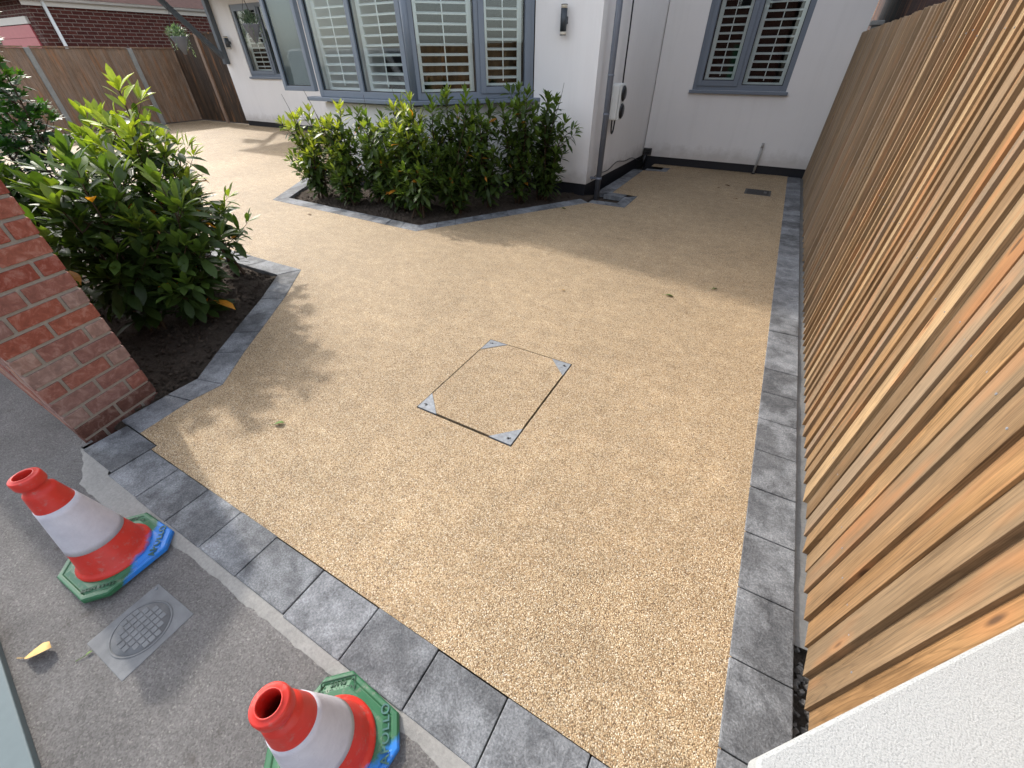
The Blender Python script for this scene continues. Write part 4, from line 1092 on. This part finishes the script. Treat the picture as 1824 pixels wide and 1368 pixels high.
# ------------------------------------------------------------ across the street (seen in the window panes)
def terrace(x, col, label):
    e = empty('terraced_house', (x, -14, 0), label, 'house')
    mb = MB(); mb.box((-4, -7, 0), (4, 0, 5.6)); mb.build('wall', BW2, e)
    mb = MB(); mb.add([(-4.2, .4, 5.55), (4.2, .4, 5.55), (4.2, -3.5, 8.2), (-4.2, -3.5, 8.2), (4.2, -7.4, 5.55), (-4.2, -7.4, 5.55)], [(0, 1, 2, 3), (3, 2, 4, 5), (0, 3, 5), (1, 4, 2)]); mb.build('roof', TILE, e)
    for wx, wz in ((-2, 1.0), (-2, 3.6), (2, 3.6)):
        mb = MB()
        for a, b in (((-.8, 0), (-.7, 1.3)), ((.7, 0), (.8, 1.3)), ((-.7, 0), (.7, .1)), ((-.7, 1.2), (.7, 1.3)), ((-.04, .1), (.04, 1.2))):
            mb.box((wx+a[0], .005, wz+a[1]), (wx+b[0], .07, wz+b[1]))
        f = mb.build('window', WPVC, e); mb = MB(); mb.box((wx-.7, .006, wz+.1), (wx+.7, .03, wz+1.2)); mb.build('pane', BLACKP, f)
    mb = MB(); mb.box((1.5, .005, 0), (2.5, .06, 2.1)); mb.build('door', col, e)
terrace(-14.0, FRAME, 'brick house across the street with a grey door')
terrace(-5.0, CGRN2, 'brick house across the street with a green door')
terrace(4.0, WPVC, 'brick house across the street with a white door')

# white van parked on the far side of the road, mirrored in the front of the bay
e = empty('parked_van', (-15.5, -6.2, -.12), 'white panel van parked across the road', 'van')
VANW = simple('van_paint', (.70, .71, .72), .25, .6, var=.03)
side = [(-2.4, .35), (-2.4, 1.9), (-2.2, 2.05), (.7, 2.05), (1.1, 1.95), (1.75, 1.25), (2.45, 1.0), (2.5, .45), (2.3, .35)]
mb = MB(); n = len(side); vs = []
for y, k in ((-.92, .9), (-.85, 1), (.85, 1), (.92, .9)):
    vs += [(x, y*(1 if z < 1.2 else .95), z if k == 1 else .35+(z-.35)*.97) for x, z in side]
fs = [tuple(range(n)), tuple(range(3*n, 4*n))[::-1]]
for l in range(3):
    for k in range(n): fs.append((l*n+k, (l+1)*n+k, (l+1)*n+(k+1) % n, l*n+(k+1) % n))
mb.add(vs, fs); b = mb.build('body', VANW, e, .03)
for sy in (-1, 1):
    mb = MB(); mb.add([(.35, sy*.94, 1.2), (1.45, sy*.94, 1.22), (.98, sy*.905, 1.82), (.35, sy*.905, 1.85)], [(0, 1, 2, 3)]); mb.build('side_window', BLACKP, e)
    for x in (-1.55, 1.6):
        m_ = Matrix.Translation((x, sy*.80, .33)) @ Matrix.Rotation(R_(90), 4, 'X')
        mb = MB(); vs = []; nn_ = 28
        for r, h in ((.0, -.11), (.30, -.11), (.33, -.07), (.33, .07), (.30, .11), (0, .11)):
            vs += [m_ @ Vector((r*math.cos(2*math.pi*k/nn_), r*math.sin(2*math.pi*k/nn_), h)) for k in range(nn_)]
        mb.add(vs, [(i*nn_+k, i*nn_+(k+1) % nn_, (i+1)*nn_+(k+1) % nn_, (i+1)*nn_+k) for i in range(5) for k in range(nn_)]); w = mb.build('wheel', BLACKP, e)
        mb = MB(); vs = [m_ @ Vector((.19*math.cos(2*math.pi*k/12), .19*math.sin(2*math.pi*k/12), sg*.125)) for sg in (-1, 1) for k in range(12)]
        mb.add(vs, [tuple(range(12))[::-1], tuple(range(12, 24))]+[(k, (k+1) % 12, 12+(k+1) % 12, 12+k) for k in range(12)]); mb.build('rim', GALV, w)
mb = MB(); mb.add([(1.16, -.76, 1.9), (1.16, .76, 1.9), (1.80, .82, 1.28), (1.80, -.82, 1.28)], [(0, 3, 2, 1)]); mb.build('windscreen', BLACKP, e)
